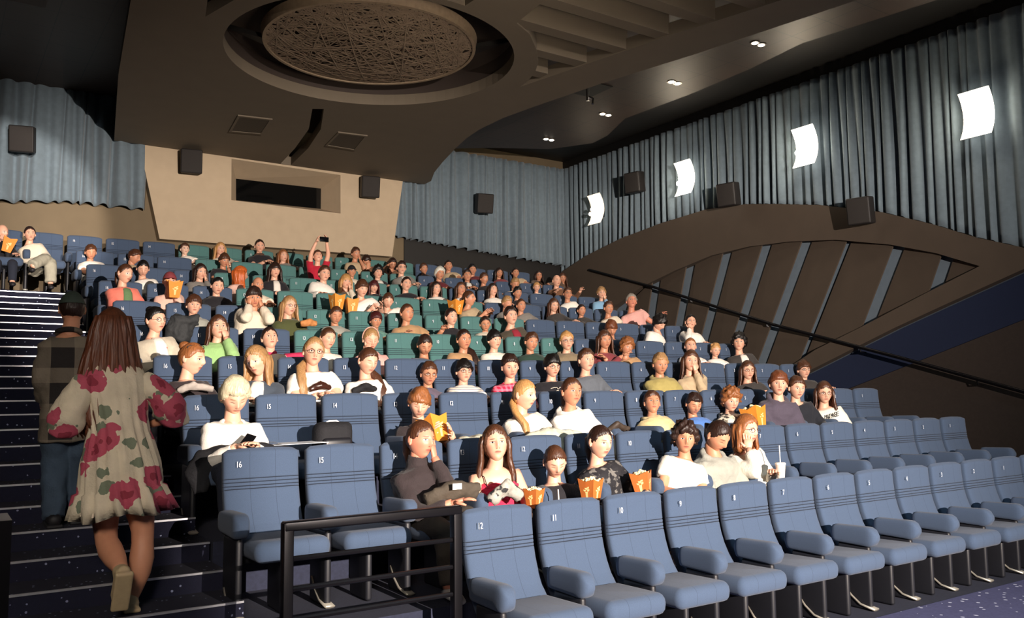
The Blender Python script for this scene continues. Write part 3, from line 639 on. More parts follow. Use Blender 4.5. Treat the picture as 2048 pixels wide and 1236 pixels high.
def person(d):
    r = d['row']; hcw = A3(*d['h']); s = d['hs']*.98; rs = rnd.random()*9
    near = 2 if r <= 4 else 1 if r <= 6 else 0
    hd = R_(d['head']); F = A3(math.cos(hd)*math.cos(R_(d['pit'])),math.sin(hd)*math.cos(R_(d['pit'])),math.sin(R_(d['pit'])))
    Rt = nrm(np.cross(F,A3(0,0,1))); roll = d.get('roll',rnd.uniform(-.09,.09)); U = np.cross(Rt,F)
    Rt, U = Rt*math.cos(roll)+U*math.sin(roll), U*math.cos(roll)-Rt*math.sin(roll)
    Rm = np.stack([Rt,F,U],1); Fxy = nrm(A3(F[0],F[1],0))
    seatz = fl(r)+.46; yr = ry(r); xs = d['xs']
    root_o = A3(xs,yr-.25,fl(r))
    hip = A3(xs,yr-.27-max(0,d['dy']-.25)*.3,seatz+.10)
    nb = hcw-A3(0,0,.160*s)-Fxy*.040*s
    if nb[2]-hip[2] < .34: nb = nb.copy(); hip = hip.copy(); hip[2] = nb[2]-.36
    T = nrm(nb-hip); Tf = nrm(A3(0,-1,0)*(.5 if 'nike' not in d['ex'] and 'print' not in d['ex'] else .15)+Fxy*.5*(1 if np.dot(Fxy,A3(0,-1,0)) > -.3 else 0)); side = nrm(np.cross(Tf,A3(0,0,1))); side = nrm(side-T*np.dot(side,T)); Tf = nrm(np.cross(T,side)*1.0)
    if Tf[1] > 0: Tf = -Tf
    L = lambda f, rr_, u: hip+Tf*f*s+side*rr_*s+A3(0,0,1)*u*s
    arms = {}
    chin = lambda sd: hcw+F*.085*s-U*.115*s+side*sd*.045*s
    lapR, lapL = L(.33,.06,.10), L(.36,-.05,.09); pose = d['pose']
    tgt = {'lap':(lapR,lapL),'arms':(L(.26,.28,.17),L(.26,-.28,.17)),'cross':(L(.2,-.12,.27),L(.2,.12,.24)),'chL':(chin(1),lapL),'chL2':(chin(1.5),A3(6.19,5.13,-.72)),'chR':(lapR,chin(-1)),
       'chB':(chin(1.6)+U*.03,chin(-1.6)+U*.03),'phone':(L(.36,.05,.20),L(.36,-.06,.20)),'up':(hcw+A3(-.085,-.16,.24),hcw+A3(.09,-.16,.24)),
       'wave':(hcw+A3(-.12,-.08,.0)-U*.05,lapL),'boxL':(L(.30,.20,.26),L(.30,.02,.24)),'boxR':(L(.28,.06,.26),L(.30,-.13,.24))}[pose]
    body = MB(); o0 = root_o
    pe = empty('x'); bpy.data.objects.remove(pe)
    # torso core and neck
    core = MB() if 'bare' in d['ex'] else body
    torso(body, hip-o0, nb-o0, side, s*.93, 14, 0, -1, 2)
    body.loft([nb-A3(0,0,.06*s)-o0,nb-o0,hcw-U*.10*s-F*.018*s-o0,hcw-U*.05*s-F*.01*s-o0],[.080*s,.054*s,.046*s,.048*s],None,14,side)
    Ssh = [hip*(.13)+nb*.87+side*sd*.150*s for sd in (1,-1)]
    kind = d['top']; slv_long = kind not in ('tee','stripes','cami'); over = {'hood':1.22,'jacket':1.15,'long':1.07,'shirt':1.08,'plaid':1.1,'camo':1.2,'turtle':1.1,'floralblack':1.1}.get(kind,1.08)
    top = MB()
    if kind != 'cami': torso(top, hip-A3(0,0,.03)-o0, nb-o0, side, s, 18, .010, -1, 1.0 if kind in ('turtle','hood') else .985, over, 1+(over-1)*.5, 1.12 if kind != 'turtle' else 1.05)
    else: torso(top, hip-A3(0,0,.03)-o0, nb-o0, side, s, 18, .014, -1, .74)
    for i,(sd,S,Tg) in enumerate(((1,Ssh[0],tgt[0]),(-1,Ssh[1],tgt[1]))):
        hint = A3(0,0,-1)*1.0+side*sd*.55-Tf*.1
        if pose == 'up': hint = side*sd*1.0+A3(0,0,-.2)
        if pose == 'cross': hint = A3(0,0,-1)+side*sd*.8
        l1, l2 = .27*s, .235*s
        E, W = arm_joints(S, Tg, l1, l2, hint)
        pr = lambda q: q-o0
        limb_chain(body,[pr(S-side*sd*.02),pr(E),pr(W)],[.048*s,.039*s,.025*s],10)
        dd = nrm(W-E); up_ = d['pose']
        toface = (pose in ('chL','chL2') and sd == 1) or (pose == 'chR' and sd == -1) or pose == 'chB'
        if toface: n = nrm(hcw-W); dd2 = nrm(dd*.5+U*.9); cu = .25
        elif pose == 'up': n = -side*sd; dd2 = nrm(dd+A3(0,0,.3)); cu = .5
        elif pose in ('boxL','boxR'): n = -side*sd; dd2 = nrm(dd+Tf*.3); cu = .35
        else: n = A3(0,0,-1); dd2 = nrm(dd-side*sd*.4+Tf*.2); cu = .45
        hand(body,pr(W),dd2,n,-sd if not toface else sd,s*.95,cu,k=6 if near else 5)
        f = over-1
        if slv_long: limb_chain(top,[pr(S-side*sd*.03),pr(E),pr(E*.12+W*.88)],[(.060+.05*f)*s,(.049+.06*f)*s,(.034+.05*f)*s],12)
        elif kind != 'cami': M_ = S*.42+E*.58; limb_chain(top,[pr(S-side*sd*.03),pr(S*.7+E*.3),pr(M_)],[.064*s,.064*s,.066*s],12,4)
        d['W%d' % i] = W
    # legs
    kn = []; ft = []
    for sd in (1,-1):
        K_ = hip+A3(0,-.44*min(1,s),.02)+side*sd*.115*s; A_ = K_+A3(0,-.06,-(K_[2]-fl(r)-.09)); H_ = hip+side*sd*.085*s+A3(0,0,-.03)
        if 'widelegs' in d['ex'] and sd == 1: K_ = hip+A3(.06,-.42,.12); A_ = K_+A3(.28 if False else -.22,-.22,-.18)
        kn.append(K_); ft.append(A_)
        limb_chain(body,[H_-o0,K_-o0,A_-o0],[.075*s,.05*s,.036*s],8,4)
    torso_o = root_o
    tr = MB(); wl = 1.5 if 'widelegs' in d['ex'] else 1
    tr.loft([hip-A3(0,.0,.09*s)-o0,hip-A3(0,0,.02)-o0,hip+T*.06*s-o0],[.16*s,.17*s,.155*s],[.12*s,.125*s,.11*s],14,side)
    for K_,A_,sd in zip(kn,ft,(1,-1)):
        H_ = hip+side*sd*.085*s+A3(0,0,-.03); limb_chain(tr,[H_-o0,K_-o0,A_+A3(0,0,.02)-o0],[.092*s,.070*s*wl**.6,.055*s*wl],12,5)
    head_parts(body, None, o0, hcw, Rm, s, d, near, rs) if False else None
    # assemble
    sk = skin_mat(d['skin'], d['hcol'], d['pit'] <= -14)
    tmp = MB()
    class RootHolder: pass
    root = bpy.data.objects.new('person', bpy.data.meshes.new('person')); COL.objects.link(root); root.location = root_o
    head_parts(body, root, o0, hcw, Rm, s, d, near, rs)
    root.data = body.mesh('person_body', sk, True, None)
    tcol = d['tcol']
    tm = top_mat(kind,tcol)
    if kind in ('hood','camo'):
        pts = [nb+A3(0,0,.012)-o0+side*.085*s*math.cos(a)+Tf*(.075*math.sin(a)-.015)*s+A3(0,0,1)*(-.028*s*math.sin(a)) for a in np.linspace(0,2*math.pi,17)]
        top.tube(pts,.026*s,8); top.ell(nb-Tf*.085*s-A3(0,0,.03*s)-o0,A3(.10,.06,.06)*s)
    if kind == 'turtle': top.loft([nb-A3(0,0,.02)-o0,nb+(hcw-nb)*.42-o0],[.068*s,.062*s],None,14,side)
    if kind in ('shirt','plaid'):
        for sd in (1,-1): top.loft([nb-Tf*.05*s-o0+A3(0,0,.02),nb+side*sd*.062*s-o0+A3(0,0,.012),nb+Tf*.075*s+side*sd*.035*s-A3(0,0,.035*s)-o0],[.016*s]*3,[.012*s]*3,6,side)
    to = top.obj({'hood':'hoodie','jacket':'jacket','shirt':'shirt','plaid':'shirt','tee':'tee_shirt','stripes':'tee_shirt','cami':'strappy_top','camo':'jacket','floralblack':'shirt'}.get(kind,'sweater'), tm, root, angle=None)
    cloth_mods(to, .012*s if near > 1 else .014*s if near else .018*s, 4 if near > 1 else 3, .020 if near > 1 else .014, .07, int(rs*10))
    if kind == 'jacket':
        inn = {'coral':'5d7a52','denim':'e8e2d6','black':'ddd6cc','grey':'e0dad0','darkolive':'8a2030','darkgrey':'e8e2d8','ltgrey2':'e9e3da'}[tcol]
        ib = MB(); rg = []
        for t, a, c, fd in ((.99,.035,.066,.0),(.9,.042,.104,.012),(.75,.050,.130,.014),(.55,.052,.128,.014),(.3,.06,.13,.012)):
            c0 = hip*(1-t)+nb*t-o0; dd_ = over**.5
            rg.append(np.array([c0+side*x*a*s+Tf*((c*dd_*(1-.10*x*x)+fd+o)*s) for o in (0.006,-.02) for x in (np.linspace(-1,1,7) if o > 0 else np.linspace(1,-1,7))]))
        ib.rings(rg); ib.obj('inner_shirt', mat('inner_'+tcol,inn,.9,0,.04,30,.3,80), root, angle=None)
        if tcol == 'ltgrey2': 
            c0 = hip*.42+nb*.58-o0; bb = MB()
            for x0,x1 in ((-.9,-.05),(.05,.9)): pass
            link_graphic(to, c0+Tf*.150*s, side, Tf, .045*s, .035*s, '274354', 'b05a48')
    if kind == 'cami':
        ru = MB(); 
        for j in range(7):
            c0 = hip*(1-.72+.045*j)+nb*(.72-.045*j)-o0
            pts = [c0+side*(.15+.012*math.sin(a*7+j))*s*math.cos(a)+Tf*(.118+.016*math.sin(a*9+j*2))*s*math.sin(a)+A3(0,0,.006*math.sin(11*a+j)) for a in np.linspace(.1,math.pi-.1,30)]
            ru.tube(pts,.014*s,5)
        ru.obj('ruffles', tm, to, angle=None)
        stp = MB()
        for sd in (1,-1): stp.tube([hip*.28+nb*.72-o0+side*sd*.10*s+Tf*.118*s,hip*.1+nb*.9-o0+side*sd*.105*s+Tf*.085*s,hip*.06+nb*.94-o0+side*sd*.108*s,hip*.28+nb*.72-o0+side*sd*.10*s-Tf*.10*s],.0035,5)
        stp.obj('strap', mat('strap_black','18121a'), root)
    if 'nike' in d['ex']:
        c = bpy.data.curves.new('n','FONT'); c.body = 'NIKE'; c.size = .075; c.extrude = .001; c.align_x = 'CENTER'; c.shear = .25; c.offset = .0012
        g = bpy.data.objects.new('n',c); COL.objects.link(g); bpy.context.view_layer.update()
        me = bpy.data.meshes.new_from_object(g.evaluated_get(bpy.context.evaluated_depsgraph_get())); bpy.data.objects.remove(g)
        me.materials.clear(); me.materials.append(mat('print_black','17161a'))
        c0 = hip*.27+nb*.73-o0+Tf*.160*s; lk = link('chest_lettering', me, to)
        lk.matrix_local = Matrix(((-side[0],T[0],Tf[0],c0[0]),(-side[1],T[1],Tf[1],c0[1]),(-side[2],T[2],Tf[2],c0[2]),(0,0,0,1)))
        sw = [(-.085,-.035),(-.06,-.065),(-.03,-.068),(.09,-.012),(-.015,-.048),(-.045,-.050),(-.062,-.040),(-.066,-.02)]
        sm = MB().poly(sw,[],0,.002).obj('chest_emblem', mat('print_black','17161a'), to, smooth=False); sm.matrix_local = lk.matrix_local
    if 'print' in d['ex']:
        c0 = hip*.38+nb*.62-o0+Tf*.150*s; b = MB(); q = random.Random(5)
        for j in range(3): 
            pts = [c0-side*(-.08+.16*t)*s+T*(.035-.03*j+q.uniform(-.012,.012))*s+Tf*(.004-.02*(2*t-1)**2)*s for t in np.linspace(0,1,14)]
            b.tube(pts,.0035,4)
        b.obj('chest_print', mat('print_cream','cfc8b8'), to)
    tcl = {'widelegs':'9a9686'}.get('widelegs' if 'widelegs' in d['ex'] else '', d.get('trc','1d2230'))
    t2 = tr.obj('trousers', mat('trousers_'+tcl,tcl,.9,0,.08,30,.3,80), root, angle=None)
    if near > 1 or 'widelegs' in d['ex']: cloth_mods(t2,.016,4,.016,.07,2)
    shb = MB()
    for A_ in ft:
        base = A_-o0; zf = -(A_[2]-fl(r)-.05) if 'widelegs' not in d['ex'] else -.06
        shb.loft([base+A3(0,.05,zf),base+A3(0,.0,zf+.01),base+A3(0,-.10,zf),base+A3(0,-.17,zf-.012)],[.03,.040,.044,.025],[.028,.04,.032,.018],10,(1,0,0))
    shb.obj('shoes', mat('shoe_'+d.get('shoe','dark'),{'dark':'1b1a1e','white':'cfcdc8'}[d.get('shoe','dark')],.6), root, angle=None)
    if d['label'].find('headband') >= 0: headband(root, hcw-o0, Rm, s, 'c99a8a')
    if 'scarf' in d['ex'].split(';'):
        b = MB(); b.tube([nb-o0+side*.07*math.cos(a)+Tf*.07*math.sin(a) for a in np.linspace(0,6.28,14)],.028,8); b.loft([nb+Tf*.09-o0,nb+Tf*.12-side*.08-A3(0,0,.15)-o0,nb+Tf*.12-side*.1-A3(0,0,.28)-o0],[.04,.05,.05],.018,8,side)
        b.obj('scarf', mat('scarf','5b4032',.9,0,.3,50), root, angle=None)
    if 'redscarf' in d['ex']:
        b = MB(); b.tube([nb+A3(0,0,.01)-o0+side*.07*math.cos(a)+Tf*.06*math.sin(a) for a in np.linspace(0,6.28,14)],.022,8); b.obj('collar', mat('hotpink','c22c55'), root, angle=None)
        b = MB(); S_ = nb-o0-side*.18*s-A3(0,0,.07); b.loft([S_,S_-side*.14-A3(0,0,.0),S_-side*.30+A3(0,0,.0)],[.06,.055,.045],None,12,Tf); b.obj('sleeve', mat('hotpink','c22c55'), root, angle=None)
    tag(root, d['label'], 'person', 'audience in the '+ROWN.get(r,ORD[r]+' row')); d['root'] = root; d['nb'] = nb; d['hip'] = hip; d['Tf'] = Tf; d['side'] = side; d['s'] = s
    return root
def link_graphic(root, c0, side, Tf, a, h, c1, c2):
    for i,(x0,x1,c) in enumerate(((-1,0,c2),(0,1,c1))):
        V = [c0+side*(x0*a)+A3(0,0,-h)-Tf*.006*abs(x0),c0+side*(x1*a)+A3(0,0,-h)-Tf*.006*abs(x1),c0+side*(x1*a)+A3(0,0,h)-Tf*.006*abs(x1),c0+side*(x0*a)+A3(0,0,h)-Tf*.006*abs(x0)]
        V += [v-Tf*.02 for v in V]
        MB().add(V,[(0,1,2,3),(7,6,5,4),(0,4,5,1),(1,5,6,2),(2,6,7,3),(3,7,4,0)]).obj('chest_picture', mat('picture_'+c,c), root, smooth=False)
PEOPLE = [
(10, -2, 0.815, (0.79, 14.82, 2.45), -53.1, -5.0, 1.0, 'X', 'darkbrown', 'long', 'black', 'chL', 'pale', 0.25, '', 'bald person in black eating popcorn in the top row beside the aisle'),
(10, -1, 1.305, (1.15, 14.77, 2.45), -84.5, 0.0, 1.0, 'P', 'darkbrown', 'long', 'cream', 'lap', 'pale', 0.3, 'widelegs', 'person in cream top and wide grey trousers, legs crossed, top row'),
(10, 3, 3.566, (3.45, 14.97, 2.44), -88.0, 0.0, 0.9, 'S', 'brown', 'tee', 'white', 'lap', 'bright', 0.1, '', 'bright-faced child low in a pale blue top row seat'),
(10, 4, 4.129, (4.02, 14.92, 2.48), -85.1, 0.0, 1.0, 'L', 'blond', 'long', 'cream', 'lap', 'pale', 0.15, '', 'long-haired blonde in the top row above the boy touching his mouth'),
(10, 5, 4.724, (4.68, 14.87, 2.58), -97.5, 0.0, 1.05, 'P', 'darkbrown', 'tee', 'black', 'lap', 'pale', 0.2, 'scarf', 'person in black with a brown scarf below the booth wall'),
(10, 6, 5.242, (5.12, 14.92, 2.45), -83.9, 5.0, 1.0, 'L', 'ginger', 'long', 'grey', 'lap', 'pale', 0.15, '', 'person with shoulder-length light brown hair, top row, grey top'),
(9, 6, 5.276, (5.24, 13.56, 2.26), -96.1, 20.0, 0.95, 'S', 'brown', 'tee', 'red', 'up', 'pale', 0.3, '', 'person in red raising a phone overhead with both arms'),
(10, 8, 6.425, (6.42, 14.72, 2.57), -83.6, -5.0, 1.0, 'S', 'brown', 'tee', 'beige', 'chR', 'mid', 0.35, '', 'boy in beige tee leaning forward, hands at his mouth, top row'),
(10, 9, 6.866, (6.64, 14.72, 2.46), 95.7, -30.0, 0.95, 'S', 'darkbrown', 'long', 'rust', 'lap', 'mid', 0.35, '', 'person in brown jacket bent over and turned away, top row'),
(10, 10, 7.423, (7.19, 14.77, 2.45), -96.0, -25.0, 0.95, 'L', 'darkbrown', 'long', 'rust', 'wave', 'mid', 0.3, 'glasses', 'person with glasses and brown hair looking down, one hand raised'),
(10, 11, 8.07, (8.0, 15.02, 2.44), -93.0, 0.0, 0.95, 'S', 'brown', 'long', 'black', 'lap', 'mid', 0.05, '', 'fair-faced boy low in the top row, dark jumper, alone'),
(10, 12, 8.609, (8.5, 14.92, 2.52), -104.7, 5.0, 1.0, 'P', 'darkbrown', 'tee', 'beige', 'lap', 'mid', 0.15, '', 'smiling woman with tied-back hair and beige top, top row'),
(10, 13, 9.169, (9.06, 14.92, 2.48), -106.3, 0.0, 1.0, 'S', 'black', 'long', 'darkred', 'lap', 'mid', 0.15, '', 'dark-haired boy in dark red top, top row, right of smiling woman'),
(10, 14, 9.761, (9.71, 14.92, 2.46), -108.1, -5.0, 0.95, 'L', 'darkbrown', 'long', 'maroon', 'lap', 'mid', 0.15, '', 'long-haired girl in maroon, top row, above an empty dark seat'),
(10, 15, 10.268, (10.12, 14.92, 2.49), -109.1, 0.0, 0.95, 'P', 'darkbrown', 'tee', 'beige', 'lap', 'mid', 0.15, '', 'person in beige with hair tied, top row, behind a sandy head'),
(10, 15, 10.478, (10.72, 14.92, 2.47), -110.7, 0.0, 0.95, 'L', 'darkbrown', 'long', 'brown', 'lap', 'mid', 0.15, 'glasses', 'long-haired girl with glasses near the right end of top row'),
(10, 15, 10.688, (11.32, 14.87, 2.45), -112.3, -5.0, 0.95, 'L', 'brown', 'long', 'brown', 'lap', 'mid', 0.2, '', 'long brown-haired girl half hidden behind the bald man'),
(9, 0, 1.906, (1.85, 13.71, 2.08), -87.7, -15.0, 0.95, 'S', 'brown', 'tee', 'white', 'lap', 'mid', 0.15, '', 'boy in white beside the stairs, eyes lowered, ninth row'),
(9, 1, 2.476, (2.44, 13.71, 2.06), -40.1, -20.0, 0.95, 'S', 'brown', 'tee', 'beige', 'lap', 'mid', 0.15, '', 'brown-haired child looking down behind the girl in white shirt'),
(9, 3, 3.656, (3.73, 13.61, 2.09), -80.3, -10.0, 0.95, 'F', 'brown', 'tee', 'black', 'chR', 'mid', 0.25, '', 'boy with brown fringe and hand at his mouth above the redhead'),
(9, 7, 5.875, (5.91, 13.71, 2.08), -93.3, 0.0, 0.9, 'CAP', 'black', 'tee', 'cream', 'lap', 'mid', 0.15, '', 'child in a black peaked cap behind the fair-haired girl'),
(9, 8, 6.41, (6.4, 13.71, 2.09), -100.0, 5.0, 1.0, 'C', 'black', 'jacket', 'black', 'lap', 'pale', 0.15, '', 'curly dark-haired boy in black jacket and white shirt'),
(9, 9, 6.925, (6.83, 13.66, 2.2), -101.6, 0.0, 1.05, 'S', 'darkbrown', 'jacket', 'grey', 'lap', 'pale', 0.2, 'glasses', 'tall young man with glasses and grey jacket over white shirt'),
(9, 10, 7.558, (7.6, 13.66, 2.15), -94.1, 0.0, 1.05, 'W', 'white', 'long', 'darkred', 'lap', 'mid', 0.2, '', 'white-haired man in dark top looking right'),
(9, 11, 8.136, (8.21, 13.71, 2.16), -110.9, 5.0, 1.0, 'S', 'darkbrown', 'jacket', 'black', 'lap', 'mid', 0.15, '', 'upright dark-haired boy with open mouth and dark jacket'),
(9, 12, 8.619, (8.55, 13.66, 2.12), -87.0, -5.0, 0.95, 'S', 'brown', 'long', 'black', 'lap', 'mid', 0.2, '', 'boy with brown hair tilted right, black top, ninth row'),
(9, 13, 9.228, (9.25, 13.66, 2.07), -104.1, -20.0, 1.0, 'S', 'sandy', 'tee', 'cream', 'lap', 'mid', 0.2, '', 'sandy-haired child with head lowered above a dark-haired boy'),
(9, 14, 9.77, (9.76, 13.66, 2.03), -115.5, -5.0, 0.8, 'S', 'blond', 'tee', 'white', 'lap', 'pale', 0.2, '', 'small pale child in white leaning against the bald man'),
(9, 15, 10.32, (10.29, 13.71, 2.19), -101.9, 5.0, 1.08, 'X', 'white', 'long', 'rust', 'arms', 'pale', 0.15, '', 'bald man in brown polo shirt near the right end'),
(8, 1, 2.43, (2.33, 12.45, 1.72), -95.6, -25.0, 1.0, 'P', 'black', 'shirt', 'white', 'lap', 'pale', 0.25, '', 'dark-haired girl in white shirt looking down through glasses'),
(8, 2, 3.064, (3.1, 12.5, 1.73), -78.9, -5.0, 1.0, 'L', 'darkbrown', 'long', 'grey', 'chR', 'pale', 0.2, '', 'long-haired girl in grey with fingers on her lips'),
(8, 3, 3.624, (3.66, 12.5, 1.73), 3.7, -5.0, 1.05, 'L', 'orange', 'long', 'pinkish', 'lap', 'pale', 0.2, '', 'ginger girl turned sideways, her orange hair facing us'),
(8, 4, 4.159, (4.15, 12.45, 1.82), -93.4, 0.0, 1.0, 'LF', 'darkbrown', 'jacket', 'black', 'lap', 'pale', 0.25, '', 'girl with dark fringe, black gilet over white sleeves'),
(8, 5, 4.793, (4.92, 12.45, 1.82), -91.6, 0.0, 1.08, 'S', 'brown', 'hood', 'white', 'lap', 'pale', 0.25, '', 'young man in white hoodie sitting tall below raised phone'),
(8, 6, 5.279, (5.27, 12.45, 1.72), -92.9, 0.0, 1.0, 'LF', 'blond', 'long', 'cream', 'chR', 'pale', 0.25, '', 'fair-haired girl with fringe and hand on her chin'),
(8, 7, 5.832, (5.81, 12.6, 1.69), -99.8, -5.0, 0.9, 'LF', 'darkred', 'long', 'black', 'lap', 'pale', 0.1, '', 'girl with dark red fringe low in a teal seat'),
(8, 8, 6.389, (6.36, 12.55, 1.76), -96.9, 5.0, 1.05, 'P', 'darkbrown', 'long', 'black', 'lap', 'pale', 0.15, '', 'pale round-faced person with a dark embroidered top'),
(8, 9, 6.945, (6.91, 12.55, 1.72), -88.8, 5.0, 1.0, 'L', 'darkbrown', 'tee', 'white', 'lap', 'pale', 0.15, '', 'long dark-haired girl in white under the white-haired man'),
(8, 10, 7.477, (7.39, 12.55, 1.74), -95.5, 5.0, 1.0, 'L', 'brown', 'tee', 'white', 'lap', 'mid', 0.15, '', 'long brown-haired girl half hidden by the man turned right'),
(8, 11, 8.065, (8.03, 12.55, 1.76), -92.6, 5.0, 1.0, 'L', 'darkbrown', 'tee', 'white', 'lap', 'pale', 0.15, '', 'long-haired girl in white looking up right, eighth row'),
(8, 12, 8.611, (8.55, 12.55, 1.74), -99.3, -5.0, 0.95, 'S', 'black', 'long', 'black', 'lap', 'mid', 0.15, '', 'black-haired boy in black with his head tilted, eighth row'),
(8, 14, 9.703, (9.59, 12.45, 1.77), -112.6, 5.0, 1.0, 'S', 'brown', 'shirt', 'white', 'lap', 'mid', 0.25, 'glasses', 'woman with short hair and glasses in bright white shirt'),
(8, 15, 10.333, (10.35, 12.4, 1.82), -119.9, 5.0, 1.0, 'F', 'sandy', 'shirt', 'lightblue', 'chR', 'pale', 0.3, '', 'boy in light blue shirt with a sandy fringe, row end'),
(7, 0, 1.908, (1.9, 11.24, 1.47), -59.6, -5.0, 1.05, 'P', 'brown', 'jacket', 'coral', 'lap', 'pale', 0.3, '', 'girl in coral cardigan over green top beside the stairs'),
(7, 1, 2.454, (2.42, 11.24, 1.41), -92.2, 0.0, 1.0, 'CAP', 'maroon', 'long', 'pinkish', 'chR', 'pale', 0.3, 'bucket', 'child in peaked cap eating from an orange popcorn box'),
(7, 2, 3.031, (3.03, 11.34, 1.4), -90.0, -5.0, 1.0, 'P', 'black', 'hood', 'black', 'lap', 'pale', 0.2, '', 'dark-haired girl in black hoodie against a navy seat'),
(7, 3, 3.584, (3.57, 11.39, 1.45), -87.4, 0.0, 0.95, 'X', 'brown', 'tee', 'cream', 'lap', 'mid', 0.15, '', 'fair bald-looking child behind the boy in cream hoodie'),
(7, 6, 5.177, (5.0, 11.24, 1.47), -89.0, -10.0, 1.05, 'F', 'brown', 'tee', 'white', 'boxL', 'pale', 0.3, '', 'boy with brown bowl haircut holding popcorn boxes'),
(7, 7, 5.691, (5.43, 11.29, 1.33), -105.7, -25.0, 1.0, 'P', 'brown', 'tee', 'white', 'lap', 'pale', 0.25, '', 'girl in white looking down, hair parted and tied'),
(7, 9, 6.885, (6.76, 11.24, 1.42), -56.0, 5.0, 1.05, 'P', 'brown', 'tee', 'beige', 'boxL', 'mid', 0.3, '', 'person in profile holding a popcorn box, beige patterned tee'),
(7, 10, 7.515, (7.52, 11.34, 1.4), -83.5, -15.0, 0.95, 'S', 'sandy', 'long', 'grey', 'lap', 'mid', 0.2, '', 'child with thin sandy hair behind the man in jacket'),
(7, 11, 7.973, (7.79, 11.34, 1.37), -99.5, 5.0, 0.95, 'P', 'brown', 'long', 'grey', 'lap', 'mid', 0.2, '', 'girl in grey peeking out right of the man in jacket'),
(7, 12, 8.579, (8.48, 11.39, 1.41), -101.7, -5.0, 1.0, 'L', 'brown', 'long', 'darkgrey', 'lap', 'pale', 0.15, '', 'long brown-haired girl in dark top, seventh row'),
(7, 13, 9.16, (9.1, 11.44, 1.36), -103.5, 0.0, 0.9, 'P', 'darkbrown', 'long', 'darkgrey', 'lap', 'mid', 0.1, '', 'dark-haired girl with a high forehead, seventh row'),
(7, 14, 9.674, (9.53, 11.24, 1.4), -105.3, 0.0, 1.0, 'S', 'brown', 'tee', 'cream', 'lap', 'mid', 0.3, '', 'person in cream top left of the man in pink'),
(7, 15, 10.22, (10.05, 11.24, 1.54), -116.8, 15.0, 1.15, 'S', 'grey', 'tee', 'pink', 'arms', 'red', 0.3, '', 'large grey-haired man in pink tee-shirt, neck reddened'),
(6, 1, 2.46, (2.46, 10.18, 1.02), -93.6, 0.0, 1.0, 'F', 'brown', 'hood', 'lightgrey', 'lap', 'pale', 0.2, '', 'boy in light grey hoodie with brown fringe'),
(6, 2, 3.048, (3.1, 10.03, 1.13), -97.2, -10.0, 1.05, 'F', 'darkbrown', 'hood', 'cream', 'chB', 'mid', 0.35, '', 'boy in cream hoodie with both hands at his cheeks'),
(6, 3, 3.566, (3.54, 10.08, 1.05), -79.4, 0.0, 1.05, 'L', 'sandy', 'hood', 'olive', 'lap', 'pale', 0.3, 'glasses', 'girl with glasses and green hoodie holding a pretzel bag'),
(6, 4, 4.161, (4.2, 10.23, 0.98), -97.3, -15.0, 1.0, 'P', 'brown', 'tee', 'lightgrey', 'lap', 'mid', 0.15, '', 'girl in grey tee with hair pulled back, teal seat'),
(6, 5, 4.724, (4.77, 10.28, 0.94), -94.9, -5.0, 0.95, 'F', 'darkred', 'tee', 'teal', 'lap', 'mid', 0.1, '', 'boy with reddish fringe sunk low in a teal seat'),
(6, 6, 5.229, (5.17, 10.18, 1.04), -86.9, 5.0, 1.1, 'P', 'brown', 'tee', 'tan', 'arms', 'mid', 0.2, '', 'girl in tan top and necklace, chin raised, teal seat'),
(6, 7, 5.827, (5.84, 10.18, 1.02), -89.8, 0.0, 1.05, 'P', 'darkbrown', 'long', 'black', 'lap', 'pale', 0.2, '', 'dark-haired girl in black jacket on a teal seat'),
(6, 8, 6.415, (6.48, 10.33, 0.96), -112.1, -10.0, 0.95, 'P', 'darkbrown', 'tee', 'cream', 'lap', 'mid', 0.05, '', 'small smiling girl low in a teal seat, dark hair'),
(6, 9, 6.874, (6.75, 10.08, 1.06), -98.8, 5.0, 1.15, 'S', 'darkbrown', 'jacket', 'darkolive', 'lap', 'pale', 0.3, '', 'young man in olive jacket over a red top'),
(6, 12, 8.61, (8.59, 10.08, 0.95), -120.4, -30.0, 1.1, 'F', 'rust', 'long', 'black', 'lap', 'mid', 0.3, '', 'boy with auburn hair bent forward in black'),
(6, 13, 9.275, (9.45, 9.93, 1.05), -83.6, -35.0, 1.05, 'C', 'black', 'long', 'white', 'lap', 'pale', 0.45, '', 'dark curly person in white bowing the head'),
(6, 15, 10.314, (10.34, 10.13, 1.11), -120.6, 10.0, 1.1, 'P', 'black', 'long', 'white', 'chL', 'pale', 0.25, '', 'laughing person in white with hand on chin, row end'),
(5, 0, 1.857, (1.8, 8.92, 0.73), -66.4, 0.0, 1.12, 'B', 'black', 'jacket', 'ltgrey2', 'lap', 'pale', 0.3, 'glasses', 'woman with glasses in pale cardigan over printed tee'),
(5, 1, 2.431, (2.4, 8.92, 0.68), -90.1, 5.0, 1.05, 'L', 'brown', 'hood', 'green', 'chR', 'pale', 0.3, '', 'girl in light green hoodie with fist at her mouth'),
(5, 2, 2.981, (2.93, 8.92, 0.58), -93.2, 15.0, 1.05, 'P', 'darkbrown', 'long', 'offwhite', 'lap', 'pale', 0.3, 'redscarf', 'girl leaning back with a bright pink sleeve beside her'),
(5, 3, 3.576, (3.59, 8.97, 0.6), -81.8, -5.0, 1.05, 'P', 'brown', 'long', 'offwhite', 'lap', 'pale', 0.25, '', 'girl with brown hair tied, behind the blonde with glasses'),
(5, 4, 4.111, (4.08, 8.92, 0.6), -99.6, -15.0, 1.1, 'P', 'sandy', 'hood', 'pink', 'chL', 'pale', 0.3, '', 'girl in pink hoodie with headband and hand over mouth'),
(5, 5, 4.724, (4.79, 8.97, 0.56), -103.1, -30.0, 1.1, 'P', 'darkbrown', 'long', 'slate', 'lap', 'mid', 0.25, '', 'girl in slate jacket with her head bowed, teal seat'),
